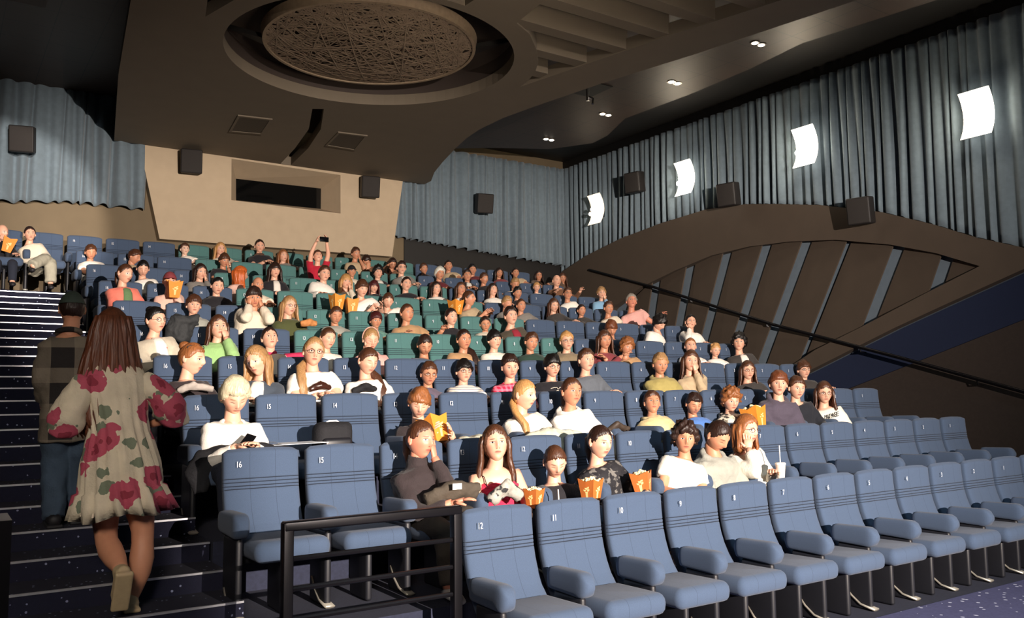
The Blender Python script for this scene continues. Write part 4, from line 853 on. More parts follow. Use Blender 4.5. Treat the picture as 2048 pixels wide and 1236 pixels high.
(5, 6, 5.273, (5.32, 8.97, 0.63), -95.7, 0.0, 1.1, 'PS', 'darkbrown', 'tee', 'tan', 'lap', 'mid', 0.25, '', 'girl in tan tee with dark ponytail over her shoulder'),
(5, 7, 5.802, (5.79, 9.02, 0.64), -92.7, 0.0, 1.05, 'F', 'black', 'tee', 'offwhite', 'lap', 'pale', 0.2, '', 'boy with black bowl haircut and off-white tee'),
(5, 8, 6.362, (6.35, 9.02, 0.63), -100.1, -5.0, 1.05, 'S', 'brown', 'shirt', 'darkgreen', 'lap', 'mid', 0.2, '', 'chubby boy in dark green shirt on a teal seat'),
(5, 9, 6.911, (6.88, 8.97, 0.65), -112.5, 0.0, 1.1, 'S', 'blond', 'hood', 'khaki', 'lap', 'pale', 0.25, 'glasses', 'blond boy with glasses and khaki hoodie'),
(5, 10, 7.485, (7.48, 8.92, 0.68), -105.0, -5.0, 1.1, 'L', 'brown', 'long', 'maroon', 'cross', 'mid', 0.3, '', 'girl in maroon sweater with long brown hair, arms folded'),
(5, 11, 7.986, (7.87, 8.92, 0.59), -101.4, -5.0, 1.0, 'C', 'ginger', 'tee', 'tan', 'lap', 'mid', 0.3, '', 'child with curly ginger hair beside the maroon sweater'),
(5, 13, 9.193, (9.24, 9.07, 0.64), -125.5, 10.0, 1.05, 'P', 'ginger', 'tee', 'white', 'lap', 'pale', 0.15, '', 'laughing girl in white behind the woman touching her cheek'),
(5, 14, 9.739, (9.76, 9.07, 0.59), -112.1, -10.0, 0.9, 'S', 'blond', 'tee', 'white', 'lap', 'pale', 0.15, 'buns', 'small blond child with two little buns, in white'),
(5, 15, 10.247, (10.17, 8.97, 0.71), -138.6, 5.0, 1.15, 'C', 'black', 'jacket', 'darkgrey', 'lap', 'pale', 0.25, '', 'woman with curly black hair in dark jacket, row end'),
(4, 0, 1.877, (1.88, 7.81, 0.31), -43.5, -5.0, 1.2, 'B', 'ginger', 'long', 'darkbrown2', 'lap', 'pale', 0.25, '', 'woman in low-cut black top, blonde bun, looking right'),
(4, 1, 2.444, (2.46, 7.81, 0.3), -137.5, -10.0, 1.2, 'L', 'sandy', 'jacket', 'denim', 'lap', 'pale', 0.25, '', 'fair-haired woman in denim jacket leaning to the left'),
(4, 2, 2.987, (2.97, 7.76, 0.39), -100.9, 0.0, 1.2, 'PS', 'sandy', 'tee', 'white', 'lap', 'pale', 0.3, 'glasses', 'woman with glasses, high forehead and long blond hair, white top'),
(4, 3, 3.543, (3.52, 7.76, 0.31), -84.4, -15.0, 1.15, 'PS', 'brown', 'tee', 'white', 'lap', 'pale', 0.3, '', 'girl in white tee with long ponytail over her shoulder'),
(4, 4, 4.17, (4.27, 7.91, 0.19), -103.4, -5.0, 1.05, 'S', 'brown', 'long', 'mauve', 'lap', 'mid', 0.15, 'glasses', 'boy with glasses and grey-mauve sweatshirt'),
(4, 5, 4.681, (4.69, 7.91, 0.22), -100.7, 0.0, 1.05, 'F', 'black', 'stripes', 'offwhite', 'lap', 'pale', 0.15, 'glasses', 'child with black fringe, glasses and striped white tee'),
(4, 6, 5.216, (5.18, 7.76, 0.27), -108.7, -10.0, 1.15, 'S', 'darkbrown', 'plaid', 'crimson', 'lap', 'pale', 0.3, '', 'boy in red checked shirt with short dark hair'),
(4, 7, 5.79, (5.78, 7.81, 0.28), -101.5, -5.0, 1.1, 'F', 'black', 'tee', 'black', 'lap', 'pale', 0.25, 'glasses;print', 'boy with black fringe, glasses and printed black tee'),
(4, 8, 6.326, (6.27, 7.81, 0.35), -98.8, 5.0, 1.15, 'S', 'brown', 'long', 'greyblue', 'lap', 'pale', 0.25, '', 'boy in grey-blue sweatshirt with short brown hair'),
(4, 10, 7.46, (7.43, 7.81, 0.32), -113.6, -10.0, 1.15, 'S', 'sandy', 'hood', 'tanolive', 'lap', 'mid', 0.25, '', 'crop-haired boy in olive yellow hoodie'),
(4, 11, 7.988, (7.9, 7.76, 0.36), -120.5, 0.0, 1.15, 'L', 'brown', 'shirt', 'beige', 'chR', 'pale', 0.3, '', 'woman in beige blouse resting cheek on her hand'),
(4, 13, 9.122, (9.06, 7.86, 0.25), -119.1, 0.0, 1.1, 'L', 'brown', 'tee', 'darkgrey', 'lap', 'pale', 0.2, 'glasses', 'girl with glasses and long hair in dark tee'),
(4, 15, 10.281, (10.29, 7.91, 0.27), -117.5, 0.0, 1.1, 'F', 'brown', 'hood', 'darkgrey', 'lap', 'pale', 0.15, 'glasses', 'boy with glasses and dark hoodie at far right end'),
(3, 0, 1.87, (1.88, 6.5, -0.01), -91.1, -30.0, 1.2, 'W', 'white2', 'shirt', 'white', 'phone', 'pale', 0.4, '', 'white-haired woman in white blouse looking at her phone'),
(3, 3, 3.518, (3.47, 6.6, -0.09), -112.7, -20.0, 1.1, 'F', 'ginger', 'tee', 'darkbrown2', 'boxR', 'pale', 0.3, '', 'boy with tousled hair peering into an orange popcorn box'),
(3, 5, 4.628, (4.56, 6.6, -0.03), -69.6, -5.0, 1.2, 'PS', 'blond', 'tee', 'offwhite', 'lap', 'pale', 0.3, '', 'blonde girl with very long hair and white top'),
(3, 6, 5.184, (5.11, 6.6, -0.01), -97.7, 5.0, 1.2, 'P', 'brown', 'hood', 'white', 'lap', 'mid', 0.3, '', 'woman in white printed hoodie with hair tied back'),
(3, 8, 6.325, (6.29, 6.75, -0.13), -118.0, 15.0, 1.05, 'S', 'brown', 'hood', 'cream2', 'lap', 'mid', 0.15, '', 'boy in cream jacket slumped back, chin up'),
(3, 9, 6.903, (6.9, 6.75, -0.15), -115.6, -20.0, 1.05, 'S', 'darkbrown', 'long', 'blue', 'lap', 'mid', 0.15, '', 'boy in blue sweatshirt looking down'),
(3, 10, 7.452, (7.43, 6.7, -0.12), -113.0, -10.0, 1.1, 'C', 'ginger', 'camo', 'cream', 'lap', 'pale', 0.2, '', 'boy with curly light hair and camouflage jacket'),
(3, 11, 7.995, (7.94, 6.45, 0.06), -130.9, 0.0, 1.2, 'F', 'rust', 'hood', 'mauvegrey', 'lap', 'pale', 0.45, '', 'tall boy with brown fringe in dark grey hoodie'),
(3, 12, 8.513, (8.38, 6.55, 0.01), -117.0, -5.0, 1.15, 'S', 'brown', 'long', 'blackblue', 'lap', 'pale', 0.35, '', 'boy in navy black top beside the white sweatshirt'),
(3, 13, 9.076, (8.95, 6.6, -0.05), -128.6, -5.0, 1.15, 'L', 'brown', 'long', 'offwhite', 'lap', 'pale', 0.3, 'glasses;nike', 'person with long hair, glasses and white NIKE sweatshirt'),
(2, 2, 2.936, (2.87, 5.44, -0.33), -75.8, 0.0, 1.15, 'P', 'brown', 'turtle', 'darkbrown2', 'chR', 'red', 0.3, 'legs', 'woman in black turtleneck, chin on hand, front rows'),
(2, 3, 3.507, (3.46, 5.39, -0.38), -112.7, 10.0, 1.15, 'L', 'brown', 'cami', 'crimson', 'lap', 'pale', 0.35, 'legs', 'girl with long hair in pink strappy ruffled top'),
(2, 4, 4.074, (4.04, 5.44, -0.54), -111.6, -25.0, 1.1, 'P', 'brown', 'long', 'black', 'lap', 'pale', 0.3, 'legs', 'small girl in black with a drink and popcorn box'),
(2, 5, 4.595, (4.49, 5.44, -0.41), -89.5, -5.0, 1.15, 'P', 'darkbrown', 'floralblack', 'black', 'lap', 'pale', 0.3, 'legs', 'girl in black patterned shirt reaching for popcorn'),
(2, 6, 5.257, (5.34, 5.34, -0.41), -125.0, 0.0, 1.1, 'C', 'darkbrown', 'tee', 'offwhite', 'lap', 'mid', 0.4, 'legs', 'curly-haired boy in white tee, hands between his knees'),
(2, 7, 5.761, (5.74, 5.34, -0.4), -92.1, -35.0, 1.2, 'P', 'darkbrown', 'hood', 'lightgrey', 'lap', 'mid', 0.4, 'legs', 'person in grey hoodie bending over their hands'),
(2, 8, 6.272, (6.16, 5.39, -0.37), -88.8, 0.0, 1.2, 'L', 'ginger', 'long', 'offwhite', 'chL2', 'pale', 0.35, 'glasses;legs', 'woman in white sweater, glasses, holding a lidded cup')]
PD = []
for t in PEOPLE:
    d = dict(zip(('row','k','xs','h','head','pit','hs','hair','hcol','top','tcol','pose','skin','dy','ex','label'),t)); PD.append(d); OCC[(d['row'],d['k'])] = 1
    if 'NIKE' in d['label']: d['hl'] = .21
    if d['hair'] == 'CAP': d['capc'] = d['hcol'] if d['hcol'] in CLO else 'maroon'; d['hcol'] = 'brown'
    if d['row'] == 2: d['shoe'] = 'white'
    if 'blonde girl with very long' in d['label']: d['trc'] = 'b3b0a4'; d['ps'] = 1
    if 'high forehead and long blond' in d['label']: d['ps'] = 1
    if 'ginger girl' in d['label']: d['hl'] = .2
    if 'fair-haired woman in denim' in d['label']: d['roll'] = -.2
    if 'white printed hoodie' in d['label']: d['trc'] = 'b8b2a2'
    if 'turtleneck' in d['label']: d['trc'] = '3a342e'
    if 'white sweater, glasses' in d['label']: d['roll'] = .1; d['hl'] = .16
for r in range(1,11):
    for k in (range(2,16) if r == 1 else range(-2,16) if r == 10 else range(0,16)): make_seat(r,k)
for d in PD: person(d)
# ---------------------------------------------------------------- things people hold or left on the seats
m_orange = mat('popcorn_box_orange','d98a2e',.6,0,.05); m_orange2 = mat('popcorn_box_rust','b5642a',.6,0,.05); m_print = mat('box_print_pale','eccb8a',.6,0,.03)
m_pop = mat('popcorn','f1dfae',.9,0,.08,60)
def popcorn_box(loc, s, rz_, label, tilt=0, full=True, m=None, az=0):
    e = empty('popcorn_box', loc, R_(rz_)); e.rotation_euler[0] = R_(tilt); e.rotation_euler[1] = R_(az); tag(e,label,'popcorn box','orange popcorn boxes')
    def sq(a, z, lip=0): 
        q = [(-1,-1),(0,-1),(1,-1),(1,0),(1,1),(0,1),(-1,1),(-1,0)]
        return np.array([(x*a,y*a,z+(lip if (x and y) else -lip)) for x,y in q])
    b = MB(); b.rings([sq(.052*s,-.09*s),sq(.078*s,.09*s,.012*s),sq(.074*s,.09*s,.012*s),sq(.070*s,.06*s),sq(.01*s,.06*s)]); ct = b.obj('carton', m or m_orange, e, smooth=False)
    for a in (0,90,180,270):
        g = MB(); M = np.array(Matrix.Rotation(R_(a),3,'Z'))
        for (x,z,r) in ((0,.03,.016),(-.016,.012,.013),(.017,.014,.013),(.0,-.004,.014),(.018,.034,.01)):
            yy = -(.052+.026*((z+.09)/.18))*s-.001; V = [M@A3(x*s+r*s*math.cos(t),yy,z*s+r*s*math.sin(t)) for t in np.linspace(0,6.283,10,endpoint=False)]
            g.add(V,[tuple(range(10))])
        g.add([M@A3(x*s,-(.052+.026*((z+.09)/.18))*s-.0012,z*s) for x,z in ((-.012,-.012),(.012,-.012),(.008,-.06),(-.008,-.06))],[(0,1,2,3)])
        g.obj('print', m_print, ct, smooth=False)
    if full:
        b = MB(); q = random.Random(int(loc[0]*100))
        for i in range(70):
            x, y = q.uniform(-1,1), q.uniform(-1,1); b.ell((x*.064*s,y*.064*s,(.078+.03*(1-max(abs(x),abs(y)))+q.uniform(-.006,.008))*s),A3(.011,.010,.009)*s*q.uniform(.8,1.25),None,6,4)
        b.obj('popcorn', m_pop, e)['kind'] = 'stuff'
    return e
popcorn_box((3.47,6.33,-.31),1.2,15,'large orange popcorn box held up by the tousle-haired boy',-20,False)
popcorn_box((3.60,5.10,-.755),.72,20,'small popcorn box in front of the girl in pink',0,True,m_orange2)
popcorn_box((4.10,5.08,-.735),.9,18,'full popcorn box in the hand of the small girl in black',0,True,m_orange2)
popcorn_box((4.68,5.16,-.73),.95,35,'popcorn box beside the girl in black patterned shirt',-8,True,m_orange2)
popcorn_box((7.44,6.38,-.32),1.35,10,'orange popcorn box held by the boy in camouflage jacket',-12,True)
popcorn_box((2.42,11.0,1.29),1.1,0,'orange popcorn box in front of the child with peaked cap',10,False)
popcorn_box((.86,14.5,2.22),1.15,0,'orange popcorn box shared in the top row beside the aisle',12,False,az=15)
popcorn_box((4.55,11.05,1.24),1.1,10,'left one of two popcorn boxes held by the bowl-haired boy',0,False)
popcorn_box((4.74,11.0,1.19),1.1,-5,'right one of two popcorn boxes held by the bowl-haired boy',0,False)
popcorn_box((6.40,11.02,1.25),1.15,15,'pale popcorn box held by the person in profile',0,False)
def soft(name, pts, mtl, label, cat, vox=.014, amp=.03, ns=.08, group=None, k=10):
    """a soft thing grown from overlapping tubes and blobs"""
    o0 = np.mean([p[0] for p in pts[0][0:1]],axis=0) if False else np.array(pts[0][0][0],float)
    b = MB()
    for path, r, r2 in pts: b.loft(np.array(path,float)-o0,r,r2,k,(1,0,0))
    o = b.obj(name, mtl, None, tuple(o0), angle=None); cloth_mods(o,vox,4,amp,ns,1); tag(o,label,cat,group); return o
m_bk = mat('black_cloth','15151a',.85,0,.15,30,.4,60); m_pale = mat('pale_jacket_cloth','b9b8a6',.85,0,.06,30,.4,60); m_grn = mat('dark_green_cloth','26282a',.8,0,.1,30,.4,60)
soft('coat',[([(1.60,6.42,-.46),(1.75,6.35,-.42),(2.0,6.30,-.42),(2.25,6.38,-.44)],[.07,.10,.11,.07],[.06,.06,.06,.05]),([(1.66,6.36,-.42),(1.58,6.30,-.55),(1.60,6.28,-.68)],[.08,.10,.05],[.05,.05,.03]),([(1.9,6.3,-.42),(2.0,6.2,-.5)],[.08,.05],[.05,.04])],m_bk,'black coat on the lap of the white-haired woman','coat')
bp = empty('backpack',(2.64,6.48,-.39)); tag(bp,'black backpack standing on seat 15, third row, white loop on top','backpack')
o = MB().rbox((0,0,0),(.15,.10,.17),.07).obj('body', m_bk, bp, angle=None); MB().rbox((.10,.09,.02),(.10,.05,.145),.045).obj('back_panel', m_bk, bp, angle=None)
MB().rbox((0,-.11,-.05),(.12,.03,.10),.03).obj('pocket', mat('black_nylon','1b1b20',.4), bp, angle=None)
MB().tube([(-.06,0,.16),(-.03,-.01,.178),(.03,-.01,.178),(.06,0,.16)],.007,6).obj('handle', mat('white_strap','d6d6d8'), bp)
MB().tube([(-.12,-.08,-.1),(-.16,-.14,-.17),(-.1,-.2,-.2)],.012,6).obj('strap', mat('pattern_strap','8f8f96'), bp)
ps = MB(); ps.rings([np.array([(x,y,.004*math.sin(6*x)+z) for x,y in ((-.22,-.12),(.22,-.15),(.25,.13),(-.2,.14))]) for z in (0,.003)]); tag(ps.obj('paper_sheet', mat('white_paper','dfe3ea',.8), None, (2.30,6.40,-.37), smooth=False),'white sheets of paper on the armrest right of the white-haired woman','paper')
ph = MB().rbox((0,0,0),(.036,.004,.075),.004,np.array(Matrix.Rotation(R_(-55),3,'X')@Matrix.Rotation(R_(35),3,'Y'))).obj('phone', mat('phone_black','0d0d10',.15), None, (1.90,6.22,-.325)); tag(ph,'black phone in the hands of the white-haired woman','phone')
ph2 = MB().rbox((0,0,0),(.078,.006,.040),.006).obj('phone', mat('phone_black','0d0d10',.15), None, (5.26,13.33,2.52)); tag(ph2,'dark phone held high above the person in red','phone')
soft('jacket',[([(4.10,6.15,-.50),(4.45,6.12,-.42),(4.85,6.12,-.44)],[.08,.12,.09],[.07,.08,.06]),([(4.25,6.08,-.48),(4.22,6.02,-.62),(4.18,6.0,-.80)],[.09,.08,.07],[.04]*3),([(4.75,6.05,-.46),(4.86,5.98,-.62),(4.90,5.98,-.82)],[.09,.08,.05],[.04]*3)],m_pale,'pale cream jacket over the knees of the blonde with very long hair','jacket',amp=.045,ns=.06)
soft('jacket',[([(3.62,6.2,-.44),(3.85,6.12,-.42),(4.05,6.12,-.46)],[.08,.11,.08],[.07,.08,.06]),([(3.66,6.12,-.46),(3.62,6.0,-.60),(3.72,5.98,-.72)],[.10,.11,.07],[.05]*3),([(3.9,6.1,-.48),(3.82,6.0,-.62)],[.09,.08],[.04]*2)],m_pale,'pale jacket bunched behind the girl in pink top','jacket',amp=.045,ns=.06)
soft('jacket',[([(5.22,5.50,-.86),(5.30,5.48,-.76),(5.42,5.52,-.72)],[.07,.10,.06],[.05,.06,.04]),([(5.32,5.46,-.8),(5.34,5.4,-.95)],[.09,.10],[.05,.05])],m_bk,'black jacket lying on the empty seat left of the curly boy','jacket')
soft('coat',[([(2.05,9.12,.55),(2.08,9.10,.70),(2.12,9.12,.78)],[.13,.14,.10],[.07,.07,.05]),([(2.0,9.08,.74),(2.25,9.08,.76)],[.07,.06],[.05,.05])],m_grn,'black quilted coat hung on the seat right of the woman with glasses','coat',amp=.05,ns=.07)
soft('handbag',[([(2.78,5.2,-.72),(2.95,5.14,-.66),(3.14,5.15,-.68)],[.07,.10,.08],[.05,.06,.05])],mat('olive_bag','443c32',.85,0,.1,30,.3,60),'dark olive bag with pale tag on the lap of woman in turtleneck','bag')
tag(MB().box(-.035,.035,-.002,.002,-.02,.02).obj('bag_tag', mat('pale_tag','d8ccc0'), None, (2.93,5.035,-.62), smooth=False),'small pale tag lying on the dark olive bag','tag')
soft('handbag',[([(3.28,5.18,-.76),(3.38,5.12,-.66),(3.50,5.14,-.74)],[.05,.08,.05],[.04,.04,.04])],mat('grey_bag','9c9a92',.8,0,.25,20,.3,60,pattern=p_blotch(['2a2a2c'],16,.55)),'grey and black bag on the lap of the girl in pink','bag')
soft('handbag',[([(2.88,7.62,.04),(2.98,7.6,.085),(3.08,7.62,.05)],[.03,.045,.03],[.03,.04,.03])],mat('brown_leather','3a2018',.3),'small dark brown leather bag held by the woman with glasses and white top','bag')
soft('handbag',[([(3.30,7.64,.02),(3.42,7.6,.06),(3.54,7.62,.03)],[.03,.05,.03],[.03,.04,.03])],m_bk,'black bag on the lap of the girl in white tee with long ponytail','bag')
soft('handbag',[([(5.42,6.48,-.40),(5.52,6.42,-.33),(5.66,6.42,-.38)],[.03,.05,.04],[.03,.03,.03])],mat('brown_black_bag','3d3128',.6,0,.3,20),'brown and black bag beside the woman in white printed hoodie','bag')
soft('scarf',[([(1.72,7.62,.03),(1.85,7.58,.08),(2.02,7.6,.05)],[.03,.05,.03],[.025,.03,.02])],mat('grey_scarf','a39a92',.8),'pale grey scarf in the arms of the woman in low-cut black','scarf')
soft('pretzel_bag',[([(3.58,9.80,.82),(3.68,9.78,.84),(3.78,9.80,.83)],[.04,.05,.04],[.035,.04,.03])],mat('pretzel_paper','b97a45',.8,0,.3,30),'brown paper snack bag held by the girl in green hoodie','snack bag')
cp = empty('drink_cup',(6.20,5.05,-.70)); tag(cp,'lidded white drink cup with straw held by the woman in white sweater','cup')
rg = lambda r,z: np.array([(r*math.cos(t),r*math.sin(t),z) for t in np.linspace(0,6.283,20,endpoint=False)])
m_cup = mat('cup_white','d9cfc4',.5); MB().rings([rg(.032,-.075),rg(.043,.05)]).obj('cup_body', m_cup, cp); MB().rings([rg(.046,.045),rg(.046,.058),rg(.038,.064)]).obj('lid', mat('lid_white','efeae4',.3), cp); MB().tube([(0,0,.05),(-.006,0,.21)],.0045,6).obj('straw', mat('lid_white','efeae4',.3), cp)
st = MB().tube([(3.79,5.06,-.86),(3.775,5.05,-.70)],.005,6).obj('straw', mat('lid_white','efeae4',.3)); tag(st,'white drinking straw in the fist of the small girl in black','straw')
cp = empty('drink_cup',(.86,14.52,2.10)); tag(cp,'dark drink cup with straw beside the shared popcorn, top row','cup')
MB().rings([rg(.03,-.06),rg(.042,.05)]).obj('cup_body', m_bk, cp); MB().tube([(0,0,.05),(0,0,.13)],.005,6).obj('straw', mat('lid_white','efeae4',.3), cp)
sg = MB(); 
for sd in (-1,1): sg.tube([(1.93+sd*.04+.03*math.cos(a),7.83,.40+.018*math.sin(a)) for a in np.linspace(0,6.28,12)],.004,5)
# sunglasses resting in the hair of the woman with the bun
o = sg.obj('sunglasses', mat('sunglasses_dark','1a1414',.7), smooth=True); tag(o,'sunglasses pushed up in the blonde bun hair of the woman in black','sunglasses')
hd_ = [d for d in PD if 'blonde bun' in d['label']][0]; hh = hd_['h']; o.location = (hh[0]-1.93+.02,hh[1]-7.83-.06,hh[2]-.40+.10)
# ---------------------------------------------------------------- the two walking up the stairs
def walker_woman():
    ground = fl(2)+SDZ; o0 = A3(1.0,5.42,ground); s = 1.0
    hc = A3(.865,5.46,.375); nb = A3(.875,5.43,.185); hip = A3(.925,5.40,-.36)
    F = nrm(A3(.05,1,.05)); Rt = nrm(np.cross(F,A3(0,0,1))); U = np.cross(Rt,F); Rm = np.stack([Rt,F,U],1); side = Rt
    root = bpy.data.objects.new('person', bpy.data.meshes.new('person')); COL.objects.link(root); root.location = o0; pr = lambda *a: A3(*a)-o0
    body = MB(); torso(body,hip-o0,nb-o0,side,.9,14)
    body.loft([nb-A3(0,0,.06)-o0,nb-o0,hc-U*.1-F*.018-o0,hc-U*.05-o0],[.07,.052,.046,.05],None,14,side)
    # standing right leg, lifted left leg, both bare
    def leg(pts, rad, k=16):
        P_ = np.array(pts); body.loft(P_,rad,None,k,side)
    Rl = [(.975,5.40,-.40),(1.01,5.40,-.56),(1.045,5.405,-.70),(1.055,5.41,-.775),(1.055,5.40,-.84),(1.05,5.385,-.92),(1.038,5.385,-1.0),(1.02,5.40,-1.09),(1.005,5.41,-1.15),(1.0,5.41,-1.185)]
    leg([pr(*p) for p in Rl],[.10,.09,.072,.062,.060,.067,.063,.046,.035,.036])
    Ll = [(.875,5.40,-.40),(.86,5.44,-.56),(.865,5.47,-.70),(.87,5.47,-.775),(.87,5.43,-.82),(.88,5.37,-.86),(.895,5.29,-.90),(.905,5.22,-.93),(.905,5.18,-.945)]
    leg([pr(*p) for p in Ll],[.10,.09,.072,.062,.060,.066,.058,.042,.034])
    # arms inside puffed sleeves, hands in front
    slv = MB()
    for sd, pts in ((-1,[(.735,5.42,.10),(.66,5.40,-.05),(.64,5.44,-.16),(.70,5.56,-.20)]),(1,[(1.02,5.42,.10),(1.15,5.40,-.02),(1.21,5.44,-.13),(1.12,5.56,-.17)])):
        limb_chain(body,[pr(*p) for p in pts],[.042,.038,.03,.024],10); hand(body,pr(*pts[-1]),A3(-sd*.5,.8,-.1),A3(0,0,-1),sd,.95,.5)
        slv.loft([pr(*p) for p in (pts[0],tuple(np.array(pts[0])*.5+np.array(pts[1])*.5),pts[1],tuple(np.array(pts[1])*.4+np.array(pts[2])*.6),pts[2],tuple(np.array(pts[2])*.6+np.array(pts[3])*.4))],[.060,.074,.088,.104,.098,.045],None,16,side)
    d = dict(hair='L',hcol='walker',ex='',wide=1,nose=1,hl=.50); HAIR['walker'] = '5f3522'
    head_parts(body,root,o0,hc,Rm,s*1.0,dict(d,hair='X'),2,1.3)
    root.data = body.mesh('person_body', skin_mat('mid','brown',False), True, None)
    h = MB(); V, Fc = hair_cap('L',1.3,52,40); h.add(V@Rm.T*1.06+hc-o0,Fc)
    rings = []; X = side; Fy = F
    for t in np.linspace(0,1,26):
        z = .09-.73*t; n = 90; ph = np.linspace(.95,2*math.pi-.95,n)
        wd = np.interp(t,[0,.12,.3,.5,.75,1],[.075,.104,.128,.168,.175,.12]); dp = np.interp(t,[0,.1,.3,.5,1],[.085,.112,.105,.100,.13])
        wv = .007*np.sin(ph*31+5*t)+.006*np.sin(ph*17-7*t+1)+.004*np.sin(ph*47+11*t); sway = .03*t*t
        def pt(rd): return hc-o0+((np.sin(ph)*(wd+rd+wv)+sway)[:,None]*X+(np.cos(ph)*(dp+rd+wv)-.01)[:,None]*Fy+(z+.03*np.sin(ph*6+2)*(t>.9)+ .02*np.sin(ph*3.1)*t)[:,None]*A3(0,0,1))
        rings.append(np.concatenate([pt(.012*(1-.5*t)),pt(-.010)[::-1]]))
    h.rings(rings); h.obj('hair', hair_mat('walker'), root, angle=None)
    m_fl = mat('rose_print','c9bda6',.85,0,.1,12,.3,60,pattern=p_rose)
    dr = MB(); P_ = []; rr_ = []
    R = []
    for z, c, a, bb, fold in ((.20,(.875,5.43),.085,.07,0),(.16,(.88,5.43),.15,.09,0),(.10,(.885,5.43),.178,.11,.002),(.0,(.895,5.425),.172,.118,.003),(-.12,(.905,5.42),.158,.118,.004),(-.20,(.915,5.41),.158,.12,.006),(-.26,(.918,5.41),.175,.14,.009),(-.38,(.925,5.40),.205,.165,.010),(-.48,(.93,5.40),.215,.175,.010),(-.505,(.93,5.40),.218,.178,.008),(-.515,(.93,5.40),.232,.19,.016),(-.58,(.94,5.40),.25,.205,.022),(-.655,(.95,5.40),.268,.22,.026)):
        t = np.linspace(0,2*math.pi,96,endpoint=False); f = fold*(np.sin(t*17+z*9)+.5*np.sin(t*29+z*5))
        R.append(np.stack([c[0]+(a+f)*np.cos(t)-o0[0],c[1]+(bb+f)*np.sin(t)-o0[1],z-o0[2]+0*t-(.012*np.sin(t*5+1) if z < -.64 else 0)-(.035*(np.cos(t) < 0)*abs(np.cos(t)) if z < -.45 else 0)],1))
    # inner face so the skirt is hollow
    for q, zz in ((R[-1],.004),(R[-2],0),(R[-4],0)):
        c0 = q.mean(0); R.append((q-c0)*A3(.965,.965,1)+c0+A3(0,0,zz))
    dr.rings(R); dr.obj('dress', m_fl, root, angle=None)
    o = slv.obj('sleeves', m_fl, root, angle=None); cloth_mods(o,.014,3,.03,.06,1)
    m_sh = mat('beige_shoe','b5a07c',.7,0,.06)
    sh = MB(); sh.loft([pr(1.0,5.345,ground+.035),pr(1.0,5.36,ground+.045),pr(1.0,5.42,ground+.05),pr(1.0,5.50,ground+.04),pr(1.0,5.58,ground+.03)],[.025,.040,.044,.050,.03],[.022,.046,.052,.038,.022],14,side); sh.loft([pr(1.0,5.41,ground+.07),pr(1.0,5.41,ground+.115)],[.044,.042],None,14,side)
    sh.rbox(pr(1.0,5.46,ground+.014),(.047,.125,.014),.012)
    o = sh.obj('shoe', m_sh, root, angle=None); cloth_mods(o,.006,2,0)
    sh = MB(); M = Matrix.Rotation(R_(-62),3,'X'); c0 = A3(.905,5.15,-.965)
    tr_ = lambda p: np.array(M@Vector(p))+c0-o0
    sh.loft([tr_(p) for p in ((0,-.06,-.03),(0,-.045,-.02),(0,.02,-.015),(0,.10,-.03),(0,.18,-.04))],[.025,.040,.044,.050,.03],[.022,.046,.052,.038,.022],14,side); sh.loft([tr_((0,-.0,.0)),tr_((0,.0,.05))],[.044,.042],None,14,side)
    sh.rbox(tr_((0,.06,-.058)),(.047,.125,.014),.012,np.array(M))
    o = sh.obj('shoe', m_sh, root, angle=None); cloth_mods(o,.006,2,0)
    tag(root,'woman seen from behind climbing the stairs, very long brown hair, rose-print dress','person')
walker_woman()
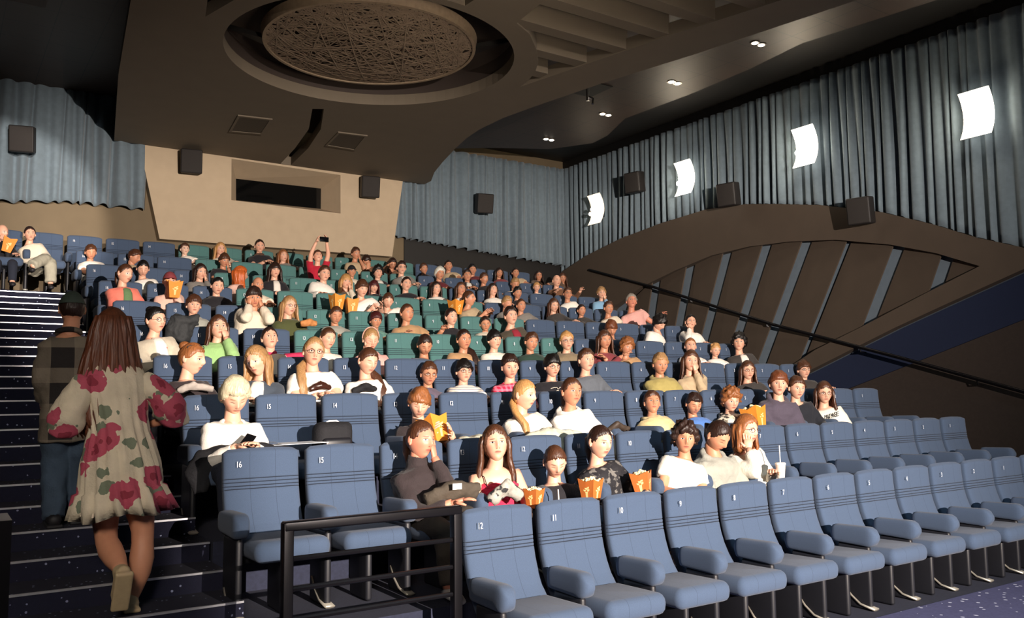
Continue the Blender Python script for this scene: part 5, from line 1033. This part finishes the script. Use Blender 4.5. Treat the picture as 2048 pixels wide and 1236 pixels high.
def walker_man():
    ground = fl(3)+SDZ*1; o0 = A3(.80,6.62,ground)
    hc = A3(.795,6.66,.60); nb = A3(.775,6.62,.42); hip = A3(.79,6.60,-.13)
    F = nrm(A3(.02,1,-.05)); Rt = nrm(np.cross(F,A3(0,0,1))); U = np.cross(Rt,F); Rm = np.stack([Rt,F,U],1); side = Rt
    root = bpy.data.objects.new('person', bpy.data.meshes.new('person')); COL.objects.link(root); root.location = o0; pr = lambda *a: A3(*a)-o0
    body = MB(); torso(body,hip-o0,nb-o0,side,.9,14); body.loft([nb-A3(0,0,.06)-o0,nb-o0,hc-U*.1-F*.018-o0,hc-U*.05-o0],[.07,.056,.052,.054],None,14,side)
    tp = MB(); torso(tp,hip-A3(0,0,.14)-o0,nb-o0,side,.98,20,.012,-1,1.0,1.15,1.05,1.1)
    for sd, pts in ((-1,[(.66,6.61,.34),(.615,6.56,.12),(.64,6.70,-.02)]),(1,[(.93,6.61,.34),(.985,6.56,.12),(.95,6.72,-.02)])):
        limb_chain(body,[pr(*p) for p in pts],[.045,.038,.026],10); hand(body,pr(*pts[-1]),A3(0,.8,-.4),A3(-sd,0,0),sd,1,.6)
        limb_chain(tp,[pr(*p) for p in pts],[.072,.062,.046],14)
    for L_ in ([(.73,6.60,-.20),(.735,6.63,-.48),(.73,6.56,-.76)],[(.86,6.60,-.20),(.87,6.64,-.48),(.86,6.66,-.76)]): limb_chain(body,[pr(*p) for p in L_],[.08,.05,.04],10)
    head_parts(body,root,o0,hc,Rm,1.0,dict(hair='CAP',hcol='darkbrown',ex='',capc='capgreen',brim=1),2,2.1)
    root.data = body.mesh('person_body', skin_mat('mid','darkbrown',False), True, None)
    o = tp.obj('checked_shirt', mat('dark_check','1f1a19',.9,0,.1,30,.3,80,pattern=p_plaid('8a7e6e',4.2)), root, angle=None); cloth_mods(o,.012,4,.03,.08,3)
    cl = MB(); cl.tube([nb-o0+A3(0,0,.015)+side*.072*math.cos(a)+F*.062*math.sin(a)+A3(0,0,-.02*math.sin(a)) for a in np.linspace(0,6.28,18)],.018,8); cl.obj('collar', mat('dark_check','2a2220'), root, angle=None)
    tr = MB(); tr.loft([pr(.79,6.6,-.30),pr(.79,6.6,-.20),pr(.79,6.6,-.10)],[.16,.165,.155],[.12,.12,.11],16,side)
    for L_ in ([(.72,6.60,-.22),(.725,6.63,-.50),(.72,6.56,-.78),(.72,6.55,ground+.06)],[(.87,6.60,-.22),(.885,6.64,-.50),(.87,6.66,-.76),(.87,6.66,ground+.06)]): limb_chain(tr,[pr(*p) for p in L_],[.098,.082,.072,.07],14)
    o = tr.obj('jeans', mat('jeans_blue','3a4a5c',.9,0,.2,10,.3,80), root, angle=None); cloth_mods(o,.013,4,.035,.09,2)
    for x, y in ((.72,6.55),(.87,6.66)):
        sh = MB(); sh.loft([pr(x,y-.08,ground+.04),pr(x,y-.05,ground+.05),pr(x,y+.05,ground+.05),pr(x,y+.19,ground+.03)],[.03,.045,.05,.03],[.03,.045,.045,.025],12,side); sh.rbox(pr(x,y+.05,ground+.012),(.05,.14,.012),.012)
        sh.obj('shoe', mat('shoe_dark','1b1a1e'), root, angle=None)
    tag(root,'man in green cap, dark checked shirt and jeans climbing the stairs, from behind','person')
CLO['capgreen'] = '3a463e'
walker_man()
# ---------------------------------------------------------------- stage lamp that lights the audience
sl = empty('stage_light', tuple(LAMP)); sl.rotation_euler = (0,0,0); tag(sl,'unseen black stage floodlight on a stand, with added flaps cutting its beam','stage light')
dr_ = Vector((5.1,12.1,0)).normalized(); sdv = Vector((dr_.y,-dr_.x,0))
V = []
a0 = R_(-4.4); 
# housing behind the lamp; upper and left flaps added to cut the beam
MB().rbox((-dr_.x*.22,-dr_.y*.22,0),(.12,.12,.10),.02).obj('housing', m_metal, sl)
MB().tube([(-dr_.x*.22,-dr_.y*.22,-.08),(-dr_.x*.22,-dr_.y*.22,fl(1)-LAMP.z)],.02,8).obj('stand', m_metal, sl)
el = R_(TOPEL); V = []
for dist, up in ((.12,.07),(.75,.75*math.tan(el))):
    for a in (-22,62):
        x, y = math.sin(R_(a))*dist, math.cos(R_(a))*dist; V += [(x,y,up),(x,y,up+.006)]
b = MB(); b.add(V,[(0,2,6,4),(1,3,7,5),(0,1,3,2),(4,5,7,6),(0,1,5,4),(2,3,7,6)]); b.obj('beam_flap', m_black, sl, smooth=False)
V = []
for dist, off in ((.12,R_(-30)),(.85,a0)):
    for z in (-.5,.4): x, y = math.sin(off)*dist, math.cos(off)*dist; V += [(x,y,z*dist*1.3),(x-.006,y,z*dist*1.3)]
MB().add(V,[(0,2,6,4),(1,3,7,5),(0,1,3,2),(4,5,7,6),(0,1,5,4),(2,3,7,6)]).obj('beam_flap', m_black, sl, smooth=False)
